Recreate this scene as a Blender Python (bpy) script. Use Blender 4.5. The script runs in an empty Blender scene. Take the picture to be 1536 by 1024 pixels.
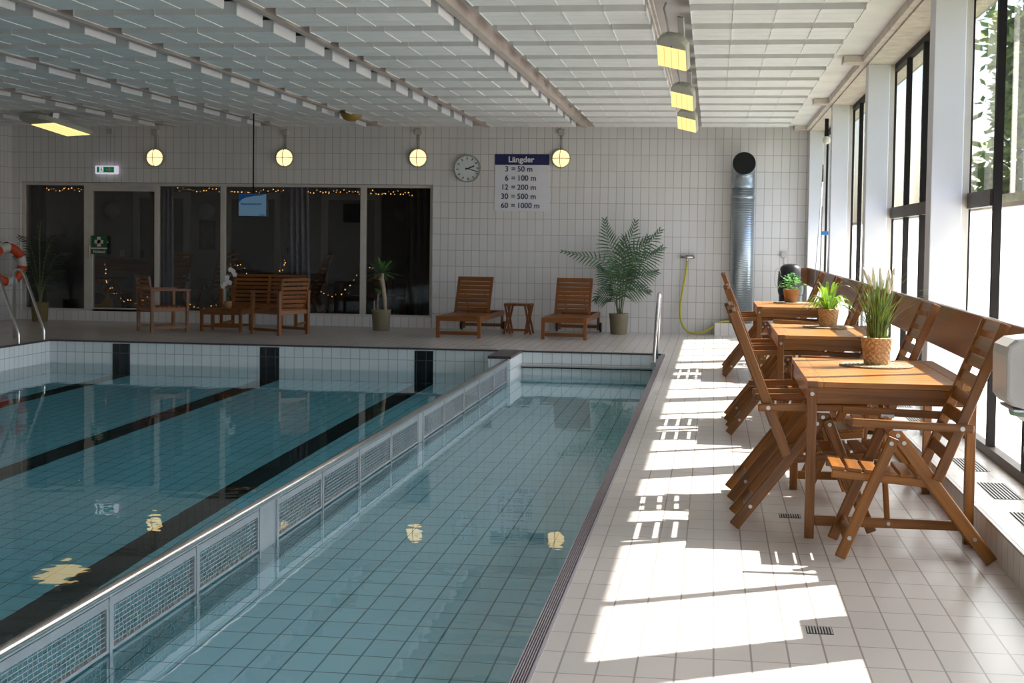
import bpy, math, random
from mathutils import Vector, Matrix
random.seed(7)
PI = math.pi
SC = bpy.context.scene
COL = SC.collection

# ------------------------------------------------------------------ camera
CAM_H = 1.42
def make_camera():
    f, cy, yaw, pit, rol = 2173.24, 459.16, -0.13749742, -0.04647294, -0.01288987
    cp, sp = math.cos(pit), math.sin(pit)
    fwd = Vector((math.sin(yaw)*cp, math.cos(yaw)*cp, sp))
    right = Vector((math.cos(yaw), -math.sin(yaw), 0))
    down = fwd.cross(right)
    r2 = right*math.cos(rol) + down*math.sin(rol)
    d2 = -right*math.sin(rol) + down*math.cos(rol)
    cd = bpy.data.cameras.new('camera')
    cd.sensor_fit = 'HORIZONTAL'; cd.sensor_width = 36
    cd.lens = 36*f/1536
    cd.shift_y = (cy-512)/1536
    cd.clip_start = 0.1; cd.clip_end = 300
    cd.dof.use_dof = True; cd.dof.focus_distance = 7.4; cd.dof.aperture_fstop = 10.0
    o = bpy.data.objects.new('camera', cd)
    m = Matrix(((r2.x, -d2.x, -fwd.x, 0), (r2.y, -d2.y, -fwd.y, 0), (r2.z, -d2.z, -fwd.z, CAM_H), (0, 0, 0, 1)))
    o.matrix_world = m
    COL.objects.link(o); SC.camera = o
make_camera()

# ------------------------------------------------------------------ materials
MATS = {}
def new_mat(name):
    m = bpy.data.materials.new(name); m.use_nodes = True
    nt = m.node_tree; nt.nodes.clear()
    out = nt.nodes.new('ShaderNodeOutputMaterial')
    MATS[name] = m
    return m, nt, out
def N(nt, t, **kw):
    n = nt.nodes.new(t)
    for k, v in kw.items():
        if k.startswith('i_'):
            key = k[2:]
            key = int(key) if key.isdigit() else key.replace('_', ' ')
            n.inputs[key].default_value = v
        else:
            setattr(n, k, v)
    return n
def c4(c): return (c[0], c[1], c[2], 1)
def principled(nt, out, col, rough=.5, metal=0, spec=.5):
    b = N(nt, 'ShaderNodeBsdfPrincipled')
    b.inputs['Base Color'].default_value = c4(col)
    b.inputs['Roughness'].default_value = rough
    b.inputs['Metallic'].default_value = metal
    b.inputs['Specular IOR Level'].default_value = spec
    nt.links.new(b.outputs[0], out.inputs[0])
    return b
def plain(name, col, rough=.5, metal=0, spec=.5, vary=.06, scale=6, bump=0):
    m, nt, out = new_mat(name)
    b = principled(nt, out, col, rough, metal, spec)
    tc = N(nt, 'ShaderNodeTexCoord')
    nz = N(nt, 'ShaderNodeTexNoise'); nz.inputs['Scale'].default_value = scale; nz.inputs['Detail'].default_value = 5
    nt.links.new(tc.outputs['Object'], nz.inputs['Vector'])
    if vary > 0:
        r = N(nt, 'ShaderNodeValToRGB')
        r.color_ramp.elements[0].position = .3; r.color_ramp.elements[1].position = .7
        r.color_ramp.elements[0].color = c4([max(0, x*(1-vary)) for x in col])
        r.color_ramp.elements[1].color = c4([min(1, x*(1+vary)) for x in col])
        nt.links.new(nz.outputs['Fac'], r.inputs[0]); nt.links.new(r.outputs[0], b.inputs['Base Color'])
    if bump > 0:
        bp = N(nt, 'ShaderNodeBump'); bp.inputs['Strength'].default_value = bump; bp.inputs['Distance'].default_value = .01
        nt.links.new(nz.outputs['Fac'], bp.inputs['Height']); nt.links.new(bp.outputs[0], b.inputs['Normal'])
    return m
def emit(name, col, s):
    m, nt, out = new_mat(name)
    e = N(nt, 'ShaderNodeEmission'); e.inputs[0].default_value = c4(col); e.inputs[1].default_value = s
    nt.links.new(e.outputs[0], out.inputs[0])
    if name in ('fairy', 'screen_blue', 'screen_logo', 'exit_white', 'exit_green', 'flood_dim'): m.cycles.emission_sampling = 'NONE'
    return m
def tile(name, col, grout, su, sv, off=(0, 0), plane='XZ', mortar=.004, rough=.25, vary=.03, bump=.25, spec=.5):
    """Grid of tiles from world coordinates; plane picks the two axes."""
    m, nt, out = new_mat(name)
    b = principled(nt, out, col, rough, 0, spec)
    tc = N(nt, 'ShaderNodeTexCoord')
    sp = N(nt, 'ShaderNodeSeparateXYZ'); nt.links.new(tc.outputs['Object'], sp.inputs[0])
    cb = N(nt, 'ShaderNodeCombineXYZ')
    for i, ax in enumerate(plane):
        ad = N(nt, 'ShaderNodeMath', operation='SUBTRACT'); ad.inputs[1].default_value = off[i]
        nt.links.new(sp.outputs['XYZ'.index(ax)], ad.inputs[0]); nt.links.new(ad.outputs[0], cb.inputs[i])
    br = N(nt, 'ShaderNodeTexBrick', offset=0.0, squash=1.0)
    br.inputs['Scale'].default_value = 1; br.inputs['Brick Width'].default_value = su; br.inputs['Row Height'].default_value = sv
    br.inputs['Mortar Size'].default_value = mortar; br.inputs['Mortar Smooth'].default_value = .1
    br.inputs['Color1'].default_value = c4([x*(1-vary) for x in col]); br.inputs['Color2'].default_value = c4([min(1, x*(1+vary)) for x in col])
    br.inputs['Mortar'].default_value = c4(grout); br.inputs['Bias'].default_value = 0
    nt.links.new(cb.outputs[0], br.inputs['Vector'])
    nt.links.new(br.outputs['Color'], b.inputs['Base Color'])
    nz = N(nt, 'ShaderNodeTexNoise'); nz.inputs['Scale'].default_value = 3.0; nz.inputs['Detail'].default_value = 4
    nt.links.new(cb.outputs[0], nz.inputs['Vector'])
    mr = N(nt, 'ShaderNodeMapRange'); mr.inputs['To Min'].default_value = rough*1.05; mr.inputs['To Max'].default_value = rough*1.1
    nt.links.new(nz.outputs['Fac'], mr.inputs['Value'])
    nt.links.new(mr.outputs[0], b.inputs['Roughness'])
    if bump:
        bp = N(nt, 'ShaderNodeBump', invert=True); bp.inputs['Strength'].default_value = bump; bp.inputs['Distance'].default_value = .003
        nt.links.new(br.outputs['Fac'], bp.inputs['Height']); nt.links.new(bp.outputs[0], b.inputs['Normal'])
    return m
def wood(name, c1, c2, rough=.35, sx=2.5, sy=45.):
    m, nt, out = new_mat(name)
    b = principled(nt, out, c1, rough)
    at = N(nt, 'ShaderNodeAttribute', attribute_name='gco')
    mp = N(nt, 'ShaderNodeMapping'); mp.inputs['Scale'].default_value = (sx, sy, sy)
    nt.links.new(at.outputs['Vector'], mp.inputs['Vector'])
    nz = N(nt, 'ShaderNodeTexNoise'); nz.inputs['Scale'].default_value = 1; nz.inputs['Detail'].default_value = 6; nz.inputs['Distortion'].default_value = .6
    nt.links.new(mp.outputs[0], nz.inputs['Vector'])
    n2 = N(nt, 'ShaderNodeTexNoise'); n2.inputs['Scale'].default_value = .22; n2.inputs['Detail'].default_value = 2
    nt.links.new(mp.outputs[0], n2.inputs['Vector'])
    mx = N(nt, 'ShaderNodeMath', operation='ADD'); nt.links.new(nz.outputs['Fac'], mx.inputs[0]); nt.links.new(n2.outputs['Fac'], mx.inputs[1])
    hf = N(nt, 'ShaderNodeMath', operation='MULTIPLY'); hf.inputs[1].default_value = .5; nt.links.new(mx.outputs[0], hf.inputs[0])
    r = N(nt, 'ShaderNodeValToRGB')
    r.color_ramp.elements[0].position = .33; r.color_ramp.elements[1].position = .66
    r.color_ramp.elements[0].color = c4(c2); r.color_ramp.elements[1].color = c4(c1)
    nt.links.new(hf.outputs[0], r.inputs[0]); nt.links.new(r.outputs[0], b.inputs['Base Color'])
    bp = N(nt, 'ShaderNodeBump'); bp.inputs['Strength'].default_value = .08; bp.inputs['Distance'].default_value = .002
    nt.links.new(nz.outputs['Fac'], bp.inputs['Height']); nt.links.new(bp.outputs[0], b.inputs['Normal'])
    return m
def glass(name, tint=(1, 1, 1), ior=1.5, haze=0.0):
    m, nt, out = new_mat(name)
    tr = N(nt, 'ShaderNodeBsdfTransparent'); tr.inputs[0].default_value = c4(tint)
    gl = N(nt, 'ShaderNodeBsdfGlossy'); gl.inputs['Roughness'].default_value = .02; gl.inputs['Color'].default_value = (1, 1, 1, 1)
    lw = N(nt, 'ShaderNodeLayerWeight'); lw.inputs['Blend'].default_value = .5
    pw = N(nt, 'ShaderNodeMath', operation='POWER'); pw.inputs[1].default_value = 4; nt.links.new(lw.outputs['Facing'], pw.inputs[0])
    fr = N(nt, 'ShaderNodeMath', operation='MULTIPLY_ADD'); fr.inputs[1].default_value = .92; fr.inputs[2].default_value = (ior-1)**2/(ior+1)**2*1.6
    nt.links.new(pw.outputs[0], fr.inputs[0])
    mx = N(nt, 'ShaderNodeMixShader')
    nt.links.new(fr.outputs[0], mx.inputs[0]); nt.links.new(tr.outputs[0], mx.inputs[1]); nt.links.new(gl.outputs[0], mx.inputs[2])
    last = mx
    if haze > 0:
        tl = N(nt, 'ShaderNodeBsdfDiffuse'); tl.inputs[0].default_value = (.8, .82, .85, 1)
        m2 = N(nt, 'ShaderNodeMixShader')
        tc = N(nt, 'ShaderNodeTexCoord'); nz = N(nt, 'ShaderNodeTexNoise'); nz.inputs['Scale'].default_value = 9
        mp = N(nt, 'ShaderNodeMapping'); mp.inputs['Scale'].default_value = (1, 1, .12)
        nt.links.new(tc.outputs['Object'], mp.inputs[0]); nt.links.new(mp.outputs[0], nz.inputs['Vector'])
        mr = N(nt, 'ShaderNodeMapRange'); mr.inputs['From Min'].default_value = .35; mr.inputs['From Max'].default_value = .75
        mr.inputs['To Min'].default_value = 0; mr.inputs['To Max'].default_value = haze
        nt.links.new(nz.outputs['Fac'], mr.inputs['Value']); nt.links.new(mr.outputs[0], m2.inputs[0])
        nt.links.new(mx.outputs[0], m2.inputs[1]); nt.links.new(tl.outputs[0], m2.inputs[2]); last = m2
    nt.links.new(last.outputs[0], out.inputs[0])
    return m

WALL_C = (.72, .695, .68); GROUT = (.34, .33, .32)
tile('wall_tile_xz', WALL_C, GROUT, .125, .25, (0, -.02), 'XZ', .0034, .22)
tile('wall_tile_yz', WALL_C, GROUT, .125, .25, (0, -.02), 'YZ', .0034, .22)
tile('floor_tile', (.595, .56, .53), (.31, .28, .265), .1275, .25, (-.483, 4.92), 'XY', .0035, .24, .035, .3)
tile('shelf_tile', (.62, .585, .55), (.30, .275, .25), .1275, .25, (1.28, 4.92), 'XY', .0025, .3, .03, .25)
tile('riser_tile', (.66, .62, .58), (.25, .22, .2), .125, .25, (4.92, -.1), 'YZ', .003, .3)
POOL_C = (.84, .88, .88)
tile('pool_tile_xz', POOL_C, (.38, .42, .43), .125, .25, (0, -.155), 'XZ', .0034, .2)
tile('pool_tile_yz', POOL_C, (.38, .42, .43), .125, .25, (.23, -.155), 'YZ', .0034, .2)
tile('pool_floor_tile', (.64, .89, 1.0), (.17, .30, .35), .15, .25, (-.62, .23), 'XY', .0045, .3, .03, 0)
tile('black_tile_xz', (.012, .013, .015), (.12, .13, .13), .125, .25, (0, -.155), 'XZ', .003, .15)
tile('black_tile_xy', (.012, .013, .015), (.06, .065, .065), .125, .25, (0, .23), 'XY', .003, .3, bump=0)
plain('wall_dark', (.16, .14, .13), .7)
plain('ceiling_white', (.46, .43, .41), .8, vary=.08, scale=1.3)
plain('baffle_white', (.78, .775, .76), .75, vary=.03)
plain('baffle_rib', (.86, .85, .80), .6, vary=0)
plain('baffle_edge', (.82, .80, .82), .7, vary=.02)
plain('rail_pink', (.55, .46, .41), .6, vary=.08, scale=4)
plain('trim_pink', (.62, .545, .485), .7, vary=.15, scale=9)
plain('column_white', (.76, .76, .79), .55, vary=.03, scale=2)
plain('plaster_soffit', (.74, .72, .70), .8, vary=.10, scale=1.8)
plain('frame_dark', (.016, .013, .012), .6, spec=.15, vary=.2, scale=5)
plain('frame_bronze', (.085, .066, .052), .5, metal=.2, spec=.3, vary=.2, scale=9)
plain('frame_grey', (.60, .55, .50), .5, vary=.05)
plain('door_frame_white', (.50, .49, .48), .5, vary=.03)
plain('room_wall', (.27, .265, .30), .8, vary=.05)
plain('room_floor', (.16, .13, .11), .5, vary=.1)
plain('door_dark', (.10, .105, .125), .5, vary=.05)
plain('curtain_grey', (.26, .26, .34), .9, vary=.15, scale=12)
plain('curtain_brown', (.13, .075, .065), .9, vary=.15, scale=12)
plain('curtain_black', (.075, .068, .072), .9, vary=.15, scale=12)
plain('steel', (.62, .60, .58), .22, metal=1, vary=.04)
plain('steel_satin', (.56, .58, .61), .38, metal=.85, vary=.05)
plain('galvanised', (.36, .41, .45), .38, metal=.9, vary=.22, scale=3)
plain('duct_black', (.006, .006, .007), .9, vary=0)
plain('bolt_metal', (.5, .5, .5), .3, metal=1, vary=0)
plain('grate_dark', (.02, .017, .02), .6, vary=.1)
plain('grate_slat', (.36, .32, .35), .5, vary=.1)
plain('coping_dark', (.075, .06, .065), .45, vary=.2, scale=12)
plain('grate_strip', (.42, .40, .44), .4, vary=.05)
plain('vent_metal', (.50, .50, .47), .45, metal=.3, vary=.05)
plain('black_void', (.01, .01, .01), .8, vary=0)
plain('plastic_white', (.46, .44, .42), .35, vary=.02)
plain('plastic_beige', (.44, .43, .37), .5, vary=.03)
plain('plastic_black', (.012, .012, .014), .28, vary=.1)
plain('paper_white', (.75, .74, .74), .9, vary=.08, scale=30, bump=.4)
plain('plastic_green', (.16, .30, .2), .3, vary=.1)
plain('pot_olive', (.20, .17, .105), .55, vary=.08, scale=8)
plain('pot_mustard', (.20, .14, .05), .6, vary=.1)
plain('pot_terracotta', (.44, .24, .12), .7, vary=.1)
plain('soil', (.03, .022, .015), .95, vary=.3, scale=40)
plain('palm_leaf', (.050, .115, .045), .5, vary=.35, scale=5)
plain('palm_leaf_dim', (.018, .032, .016), .6, vary=.3)  # palm leaf colour with the shade of the left corner worked in
plain('palm_stem', (.11, .15, .06), .6, vary=.2)
plain('yucca_leaf', (.085, .20, .05), .45, vary=.3, scale=6)
plain('trunk_tan', (.42, .33, .23), .8, vary=.2, scale=20, bump=.4)
plain('bark', (.10, .07, .05), .9, vary=.3, scale=6)
plain('petal_white', (.80, .79, .80), .6, vary=.03)
plain('plume_cream', (.90, .83, .68), .9, vary=.1, scale=60, bump=.5)
plain('navy', (.012, .016, .10), .5, vary=0)
plain('sign_white', (.74, .73, .78), .45, vary=.02)
plain('sign_green', (.005, .085, .035), .4, vary=0)
plain('sign_cream', (.72, .65, .55), .5, vary=0)
plain('poster_dark', (.035, .045, .05), .5, vary=.9, scale=9)
plain('clock_white', (.72, .76, .77), .4, vary=.02)
plain('clock_rim', (.36, .34, .30), .4, vary=0)
plain('black_paint', (.012, .012, .012), .5, vary=0)
plain('hose_yellow', (.55, .50, .04), .4, vary=.05)
plain('red_orange', (.55, .06, .015), .5, vary=.05)
plain('rope_white', (.60, .58, .55), .8, vary=.08, scale=20)
plain('pole_blue', (.03, .17, .42), .4, vary=.05)
plain('pole_sky', (.06, .38, .62), .4, vary=.05)
plain('lamp_globe', (.40, .40, .42), .4, vary=.02)
plain('ball_yellow', (.42, .27, .015), .5, vary=.1)
plain('brass_brown', (.30, .19, .04), .5, vary=.1)
plain('cord_grey', (.45, .43, .40), .7, vary=.05)
plain('red_sign', (.32, .02, .015), .5, vary=0)
plain('outer_ground', (.17, .19, .12), .9, vary=.3, scale=.6)
plain('dirt_brown', (.13, .08, .055), .8, vary=.3, scale=9)
emit('lamp_warm', (1.0, .74, .34), .75)
emit('flood_glow', (1.0, .72, .27), .62)
emit('flood_dim', (1.0, .66, .22), .42)
emit('fairy', (1.0, .52, .15), 1.1)
emit('screen_blue', (.16, .30, .43), .16)
emit('screen_logo', (.02, .10, .32), .11)
emit('exit_white', (.75, .72, .85), .32)
emit('exit_green', (.004, .10, .03), .45)
wood('wood_teak', (.32, .122, .019), (.10, .033, .0055), .34)
wood('wood_table', (.46, .205, .050), (.21, .074, .015), .36, 2.0, 38)
wood('wood_board', (.24, .105, .045), (.11, .045, .020), .28, 1.2, 14)
wood('wood_teak_dim', (.27, .092, .017), (.11, .033, .006), .4)  # same teak, its colour darkened for the dim far deck and lounge
wood('wood_pot', (.52, .29, .13), (.36, .17, .06), .6, 2, 30)

def leaf_mat(name, c1, c2, trans=.35, scale=8):
    m, nt, out = new_mat(name)
    tc = N(nt, 'ShaderNodeTexCoord'); nz = N(nt, 'ShaderNodeTexNoise'); nz.inputs['Scale'].default_value = scale
    nt.links.new(tc.outputs['Object'], nz.inputs['Vector'])
    r = N(nt, 'ShaderNodeValToRGB'); r.color_ramp.elements[0].position = .35; r.color_ramp.elements[1].position = .65
    r.color_ramp.elements[0].color = c4(c1); r.color_ramp.elements[1].color = c4(c2)
    nt.links.new(nz.outputs['Fac'], r.inputs[0])
    b = N(nt, 'ShaderNodeBsdfPrincipled'); b.inputs['Roughness'].default_value = .4
    t = N(nt, 'ShaderNodeBsdfTranslucent')
    nt.links.new(r.outputs[0], b.inputs['Base Color']); nt.links.new(r.outputs[0], t.inputs[0])
    mx = N(nt, 'ShaderNodeMixShader'); mx.inputs[0].default_value = trans
    nt.links.new(b.outputs[0], mx.inputs[1]); nt.links.new(t.outputs[0], mx.inputs[2]); nt.links.new(mx.outputs[0], out.inputs[0])
leaf_mat('grass_leaf', (.035, .085, .016), (.17, .23, .035), .3, 20)
leaf_mat('fern_leaf', (.10, .24, .03), (.36, .52, .05), .4, 12)
leaf_mat('ficus_leaf', (.06, .24, .06), (.22, .48, .14), .3, 14)
leaf_mat('tree_leaf', (.24, .34, .10), (.56, .62, .26), .72, 1.5)
glass('window_glass', (.97, .98, .98), 1.5, .16)  # faint pale streaks, stretched upright, mixed over the clear pane
glass('partition_glass', (.80, .80, .79), 1.33)

def mk_film():
    m, nt, out = new_mat('frosted_film')
    t = N(nt, 'ShaderNodeBsdfTranslucent'); t.inputs[0].default_value = (.84, .87, .90, 1)
    d = N(nt, 'ShaderNodeBsdfDiffuse'); d.inputs[0].default_value = (.8, .82, .85, 1)
    tc = N(nt, 'ShaderNodeTexCoord'); nz = N(nt, 'ShaderNodeTexNoise'); nz.inputs['Scale'].default_value = 2.2; nz.inputs['Detail'].default_value = 6
    mp = N(nt, 'ShaderNodeMapping'); mp.inputs['Scale'].default_value = (1, 1.4, .25)
    nt.links.new(tc.outputs['Object'], mp.inputs[0]); nt.links.new(mp.outputs[0], nz.inputs['Vector'])
    mr = N(nt, 'ShaderNodeMapRange'); mr.inputs['To Min'].default_value = .12; mr.inputs['To Max'].default_value = .34
    nt.links.new(nz.outputs['Fac'], mr.inputs['Value'])
    mx = N(nt, 'ShaderNodeMixShader'); nt.links.new(mr.outputs[0], mx.inputs[0])
    nt.links.new(t.outputs[0], mx.inputs[1]); nt.links.new(d.outputs[0], mx.inputs[2]); nt.links.new(mx.outputs[0], out.inputs[0])
mk_film()

def mk_water():
    m, nt, out = new_mat('water')
    tc = N(nt, 'ShaderNodeTexCoord')
    mp = N(nt, 'ShaderNodeMapping'); mp.inputs['Scale'].default_value = (1.0, 1.0, 1.0)
    nt.links.new(tc.outputs['Object'], mp.inputs[0])
    n1 = N(nt, 'ShaderNodeTexNoise'); n1.inputs['Scale'].default_value = 3.2; n1.inputs['Detail'].default_value = 2.5
    nt.links.new(mp.outputs[0], n1.inputs['Vector'])
    bp = N(nt, 'ShaderNodeBump'); bp.inputs['Strength'].default_value = .10; bp.inputs['Distance'].default_value = .012
    nt.links.new(n1.outputs['Fac'], bp.inputs['Height'])
    rf = N(nt, 'ShaderNodeBsdfRefraction'); rf.inputs['IOR'].default_value = 1.333; rf.inputs['Roughness'].default_value = 0
    gl = N(nt, 'ShaderNodeBsdfGlossy'); gl.inputs['Roughness'].default_value = 0.0; gl.inputs['Color'].default_value = (1, 1, 1, 1)
    fr = N(nt, 'ShaderNodeFresnel'); fr.inputs['IOR'].default_value = 1.333
    for s in (rf, gl, fr): nt.links.new(bp.outputs[0], s.inputs['Normal'])
    rf.inputs['Color'].default_value = (.98, 1, 1, 1)
    mx = N(nt, 'ShaderNodeMixShader')
    nt.links.new(fr.outputs[0], mx.inputs[0]); nt.links.new(rf.outputs[0], mx.inputs[1]); nt.links.new(gl.outputs[0], mx.inputs[2])
    nt.links.new(mx.outputs[0], out.inputs[0])
    va = N(nt, 'ShaderNodeVolumeAbsorption'); va.inputs['Color'].default_value = (.08, .93, 1.0, 1); va.inputs['Density'].default_value = .19
    nt.links.new(va.outputs[0], out.inputs['Volume'])
mk_water()

def mk_duct():
    m, nt, out = new_mat('spiral_duct')
    b = principled(nt, out, (.36, .41, .45), .36, .9)
    tc = N(nt, 'ShaderNodeTexCoord')
    w = N(nt, 'ShaderNodeTexWave', wave_type='BANDS', bands_direction='Z'); w.inputs['Scale'].default_value = 9; w.inputs['Distortion'].default_value = .3
    nt.links.new(tc.outputs['Object'], w.inputs['Vector'])
    bp = N(nt, 'ShaderNodeBump'); bp.inputs['Strength'].default_value = .35; bp.inputs['Distance'].default_value = .006
    nt.links.new(w.outputs['Fac'], bp.inputs['Height']); nt.links.new(bp.outputs[0], b.inputs['Normal'])
mk_duct()

# ------------------------------------------------------------------ mesh builder
class MB:
    def __init__(s): s.v = []; s.f = []; s.sm = []; s.g = []
    def add(s, vs, fs, smooth=False, g=None):
        o = len(s.v); s.v += [tuple(p) for p in vs]
        s.f += [tuple(i+o for i in f) for f in fs]; s.sm += [smooth]*len(fs)
        s.g += [tuple(p) for p in (g if g else vs)]
        return s
    QF = [(0, 1, 3, 2), (4, 6, 7, 5), (0, 4, 5, 1), (2, 3, 7, 6), (0, 2, 6, 4), (1, 5, 7, 3)]
    def frame_box(s, c, ax, ay, az, hx, hy, hz):
        """Box with centre c and unit axes; the grain runs along its longest side."""
        c = Vector(c); vs = []; g = []
        dims = (hx, hy, hz); L = dims.index(max(dims)); order = [L]+[i for i in range(3) if i != L]
        r = (random.uniform(0, 30), random.uniform(0, 30), random.uniform(0, 30))
        for i in (-1, 1):
            for j in (-1, 1):
                for k in (-1, 1):
                    vs.append(c+ax*(i*hx)+ay*(j*hy)+az*(k*hz))
                    l = (i*hx, j*hy, k*hz); g.append(tuple(l[order[q]]+r[q] for q in range(3)))
        return s.add(vs, [(0, 1, 3, 2), (4, 6, 7, 5), (0, 4, 5, 1), (2, 3, 7, 6), (0, 2, 6, 4), (1, 5, 7, 3)], False, g)
    def box(s, x0, x1, y0, y1, z0, z1):
        return s.frame_box(((x0+x1)/2, (y0+y1)/2, (z0+z1)/2), Vector((1, 0, 0)), Vector((0, 1, 0)), Vector((0, 0, 1)), abs(x1-x0)/2, abs(y1-y0)/2, abs(z1-z0)/2)
    def beam(s, p, q, w, h, side=(0, 1, 0)):
        """Bar from p to q; w across `side`, h in the third direction."""
        p, q = Vector(p), Vector(q); d = (q-p); L = d.length; d.normalize()
        sd = Vector(side); sd = (sd-d*sd.dot(d)).normalized(); up = d.cross(sd).normalized()
        return s.frame_box((p+q)/2, d, sd, up, L/2, w/2, h/2)
    def tube(s, pts, r, seg=8, cap=True, smooth=True):
        pts = [Vector(p) for p in pts]; n = len(pts)
        rs = r if isinstance(r, (list, tuple)) else [r]*n
        vs = []; fs = []; prev = None
        for i, p in enumerate(pts):
            t = (pts[min(i+1, n-1)]-pts[max(i-1, 0)]).normalized()
            if prev is None:
                a = Vector((0, 0, 1)) if abs(t.z) < .9 else Vector((1, 0, 0)); u = t.cross(a).normalized()
            else:
                u = (prev-t*prev.dot(t)).normalized()
            prev = u; w = t.cross(u)
            for k in range(seg):
                a = 2*PI*k/seg; vs.append(p+(u*math.cos(a)+w*math.sin(a))*rs[i])
        for i in range(n-1):
            for k in range(seg):
                a, b = i*seg+k, i*seg+(k+1) % seg
                fs.append((a, b, b+seg, a+seg))
        s.add(vs, fs, smooth)
        if cap:
            o = len(s.v)-len(vs)
            s.f.append(tuple(o+k for k in reversed(range(seg)))); s.sm.append(False)
            s.f.append(tuple(o+(n-1)*seg+k for k in range(seg))); s.sm.append(False)
        return s
    def lathe(s, prof, c=(0, 0, 0), seg=24, smooth=True, mod=None):
        vs = []; fs = []; n = len(prof)
        for i, (r, z) in enumerate(prof):
            for k in range(seg):
                a = 2*PI*k/seg; rr = r+(mod(i, k, a) if mod else 0)
                vs.append((c[0]+rr*math.cos(a), c[1]+rr*math.sin(a), c[2]+z))
        for i in range(n-1):
            for k in range(seg):
                a, b = i*seg+k, i*seg+(k+1) % seg
                fs.append((a, b, b+seg, a+seg))
        return s.add(vs, fs, smooth)
    def disc(s, c, nrm, r, seg=20, r2=None):
        c = Vector(c); t = Vector(nrm).normalized(); a = Vector((0, 0, 1)) if abs(t.z) < .9 else Vector((1, 0, 0))
        u = t.cross(a).normalized(); w = t.cross(u)
        vs = [c+(u*math.cos(2*PI*k/seg)*(r2 or r)+w*math.sin(2*PI*k/seg)*r) for k in range(seg)]
        return s.add(vs, [tuple(range(seg))])
    def cyl(s, p, q, r, seg=14, smooth=True): return s.tube([p, q], r, seg, True, smooth)
    def ball(s, c, r, seg=14, rings=8, sc=(1, 1, 1)):
        vs = []; fs = []
        for i in range(rings+1):
            th = PI*i/rings
            for k in range(seg):
                ph = 2*PI*k/seg
                vs.append((c[0]+r*sc[0]*math.sin(th)*math.cos(ph), c[1]+r*sc[1]*math.sin(th)*math.sin(ph), c[2]+r*sc[2]*math.cos(th)))
        for i in range(rings):
            for k in range(seg):
                a, b = i*seg+k, i*seg+(k+1) % seg
                fs.append((a, a+seg, b+seg, b))
        return s.add(vs, fs, True)
    def prism(s, poly, axis, a, b, smooth=False):
        """Extrude a 2D polygon along an axis ('X','Y','Z') between a and b."""
        def P(u, v, t):
            return {'X': (t, u, v), 'Y': (u, t, v), 'Z': (u, v, t)}[axis]
        n = len(poly)
        vs = [P(u, v, a) for u, v in poly]+[P(u, v, b) for u, v in poly]
        fs = [tuple(range(n)), tuple(reversed(range(n, 2*n)))]+[(i, i+n, (i+1) % n+n, (i+1) % n) for i in range(n)]
        return s.add(vs, fs, smooth)
    def strip(s, pts, widths, side, smooth=True):
        """A leaf blade: ribbon along pts with given widths across `side`."""
        vs = []; sd = Vector(side)
        for p, w in zip(pts, widths):
            p = Vector(p); vs += [p-sd*w/2, p+sd*w/2]
        fs = [(2*i, 2*i+1, 2*i+3, 2*i+2) for i in range(len(pts)-1)]
        return s.add(vs, fs, smooth)

def link(o): COL.objects.link(o); return o
def mesh_of(mb, name, mat):
    me = bpy.data.meshes.new(name); me.from_pydata(mb.v, [], mb.f)
    me.polygons.foreach_set('use_smooth', mb.sm)
    at = me.attributes.new('gco', 'FLOAT_VECTOR', 'POINT')
    flat = [x for p in mb.g for x in p]; at.data.foreach_set('vector', flat)
    me.materials.append(MATS[mat]); me.update()
    return me
def fix_normals(me):
    import bmesh
    bm = bmesh.new(); bm.from_mesh(me); bmesh.ops.recalc_face_normals(bm, faces=bm.faces); bm.to_mesh(me); bm.free()
def obj(name, mb, mat, parent=None, bevel=0, label=None, kind=None):
    me = mesh_of(mb, name, mat); fix_normals(me)
    o = link(bpy.data.objects.new(name, me))
    if parent: o.parent = parent
    if bevel:
        b = o.modifiers.new('bevel', 'BEVEL'); b.width = bevel; b.segments = 2; b.limit_method = 'ANGLE'; b.angle_limit = .9
    if label: o['label'] = label
    if kind: o['kind'] = kind
    return o
def tag(o, label, cat, group=None, kind=None):
    o['label'] = label; o['category'] = cat
    if group: o['group'] = group
    if kind: o['kind'] = kind
    return o
def thing(name, label, cat, loc=(0, 0, 0), rz=0, group=None):
    o = link(bpy.data.objects.new(name, None)); o.location = loc; o.rotation_euler = (0, 0, rz); o.empty_display_size = .1
    return tag(o, label, cat, group)
def struct(name, mb, mat, parent=None, bevel=0):
    return obj(name, mb, mat, parent, bevel, kind=None if parent else 'structure')
def struct_root(name, loc=(0, 0, 0)):
    o = link(bpy.data.objects.new(name, None)); o.location = loc; o['kind'] = 'structure'; o.empty_display_size = .1
    return o
def dup(root, loc, rz=None, label=None):
    r = root.copy(); link(r); r.location = loc
    if rz is not None: r.rotation_euler = (0, 0, rz)
    if label: r['label'] = label
    def rec(src, dst):
        for ch in list(src.children):
            c = ch.copy(); link(c); c.parent = dst; rec(ch, c)
    rec(root, r)
    return r
def text_obj(name, body, size, mat, parent, loc, rot=(PI/2, 0, 0), align='LEFT', bold=0.0, depth=.001):
    cu = bpy.data.curves.new(name, 'FONT'); cu.body = body; cu.size = size; cu.align_x = align; cu.align_y = 'CENTER'
    cu.offset = bold; cu.extrude = depth; cu.resolution_u = 4
    t = bpy.data.objects.new(name+'_tmp', cu); link(t)
    dg = bpy.context.evaluated_depsgraph_get(); dg.update()
    me = bpy.data.meshes.new_from_object(t.evaluated_get(dg))
    bpy.data.objects.remove(t); bpy.data.curves.remove(cu)
    me.materials.clear(); me.materials.append(MATS[mat])
    o = link(bpy.data.objects.new(name, me)); o.parent = parent; o.location = loc; o.rotation_euler = rot
    return o

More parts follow.
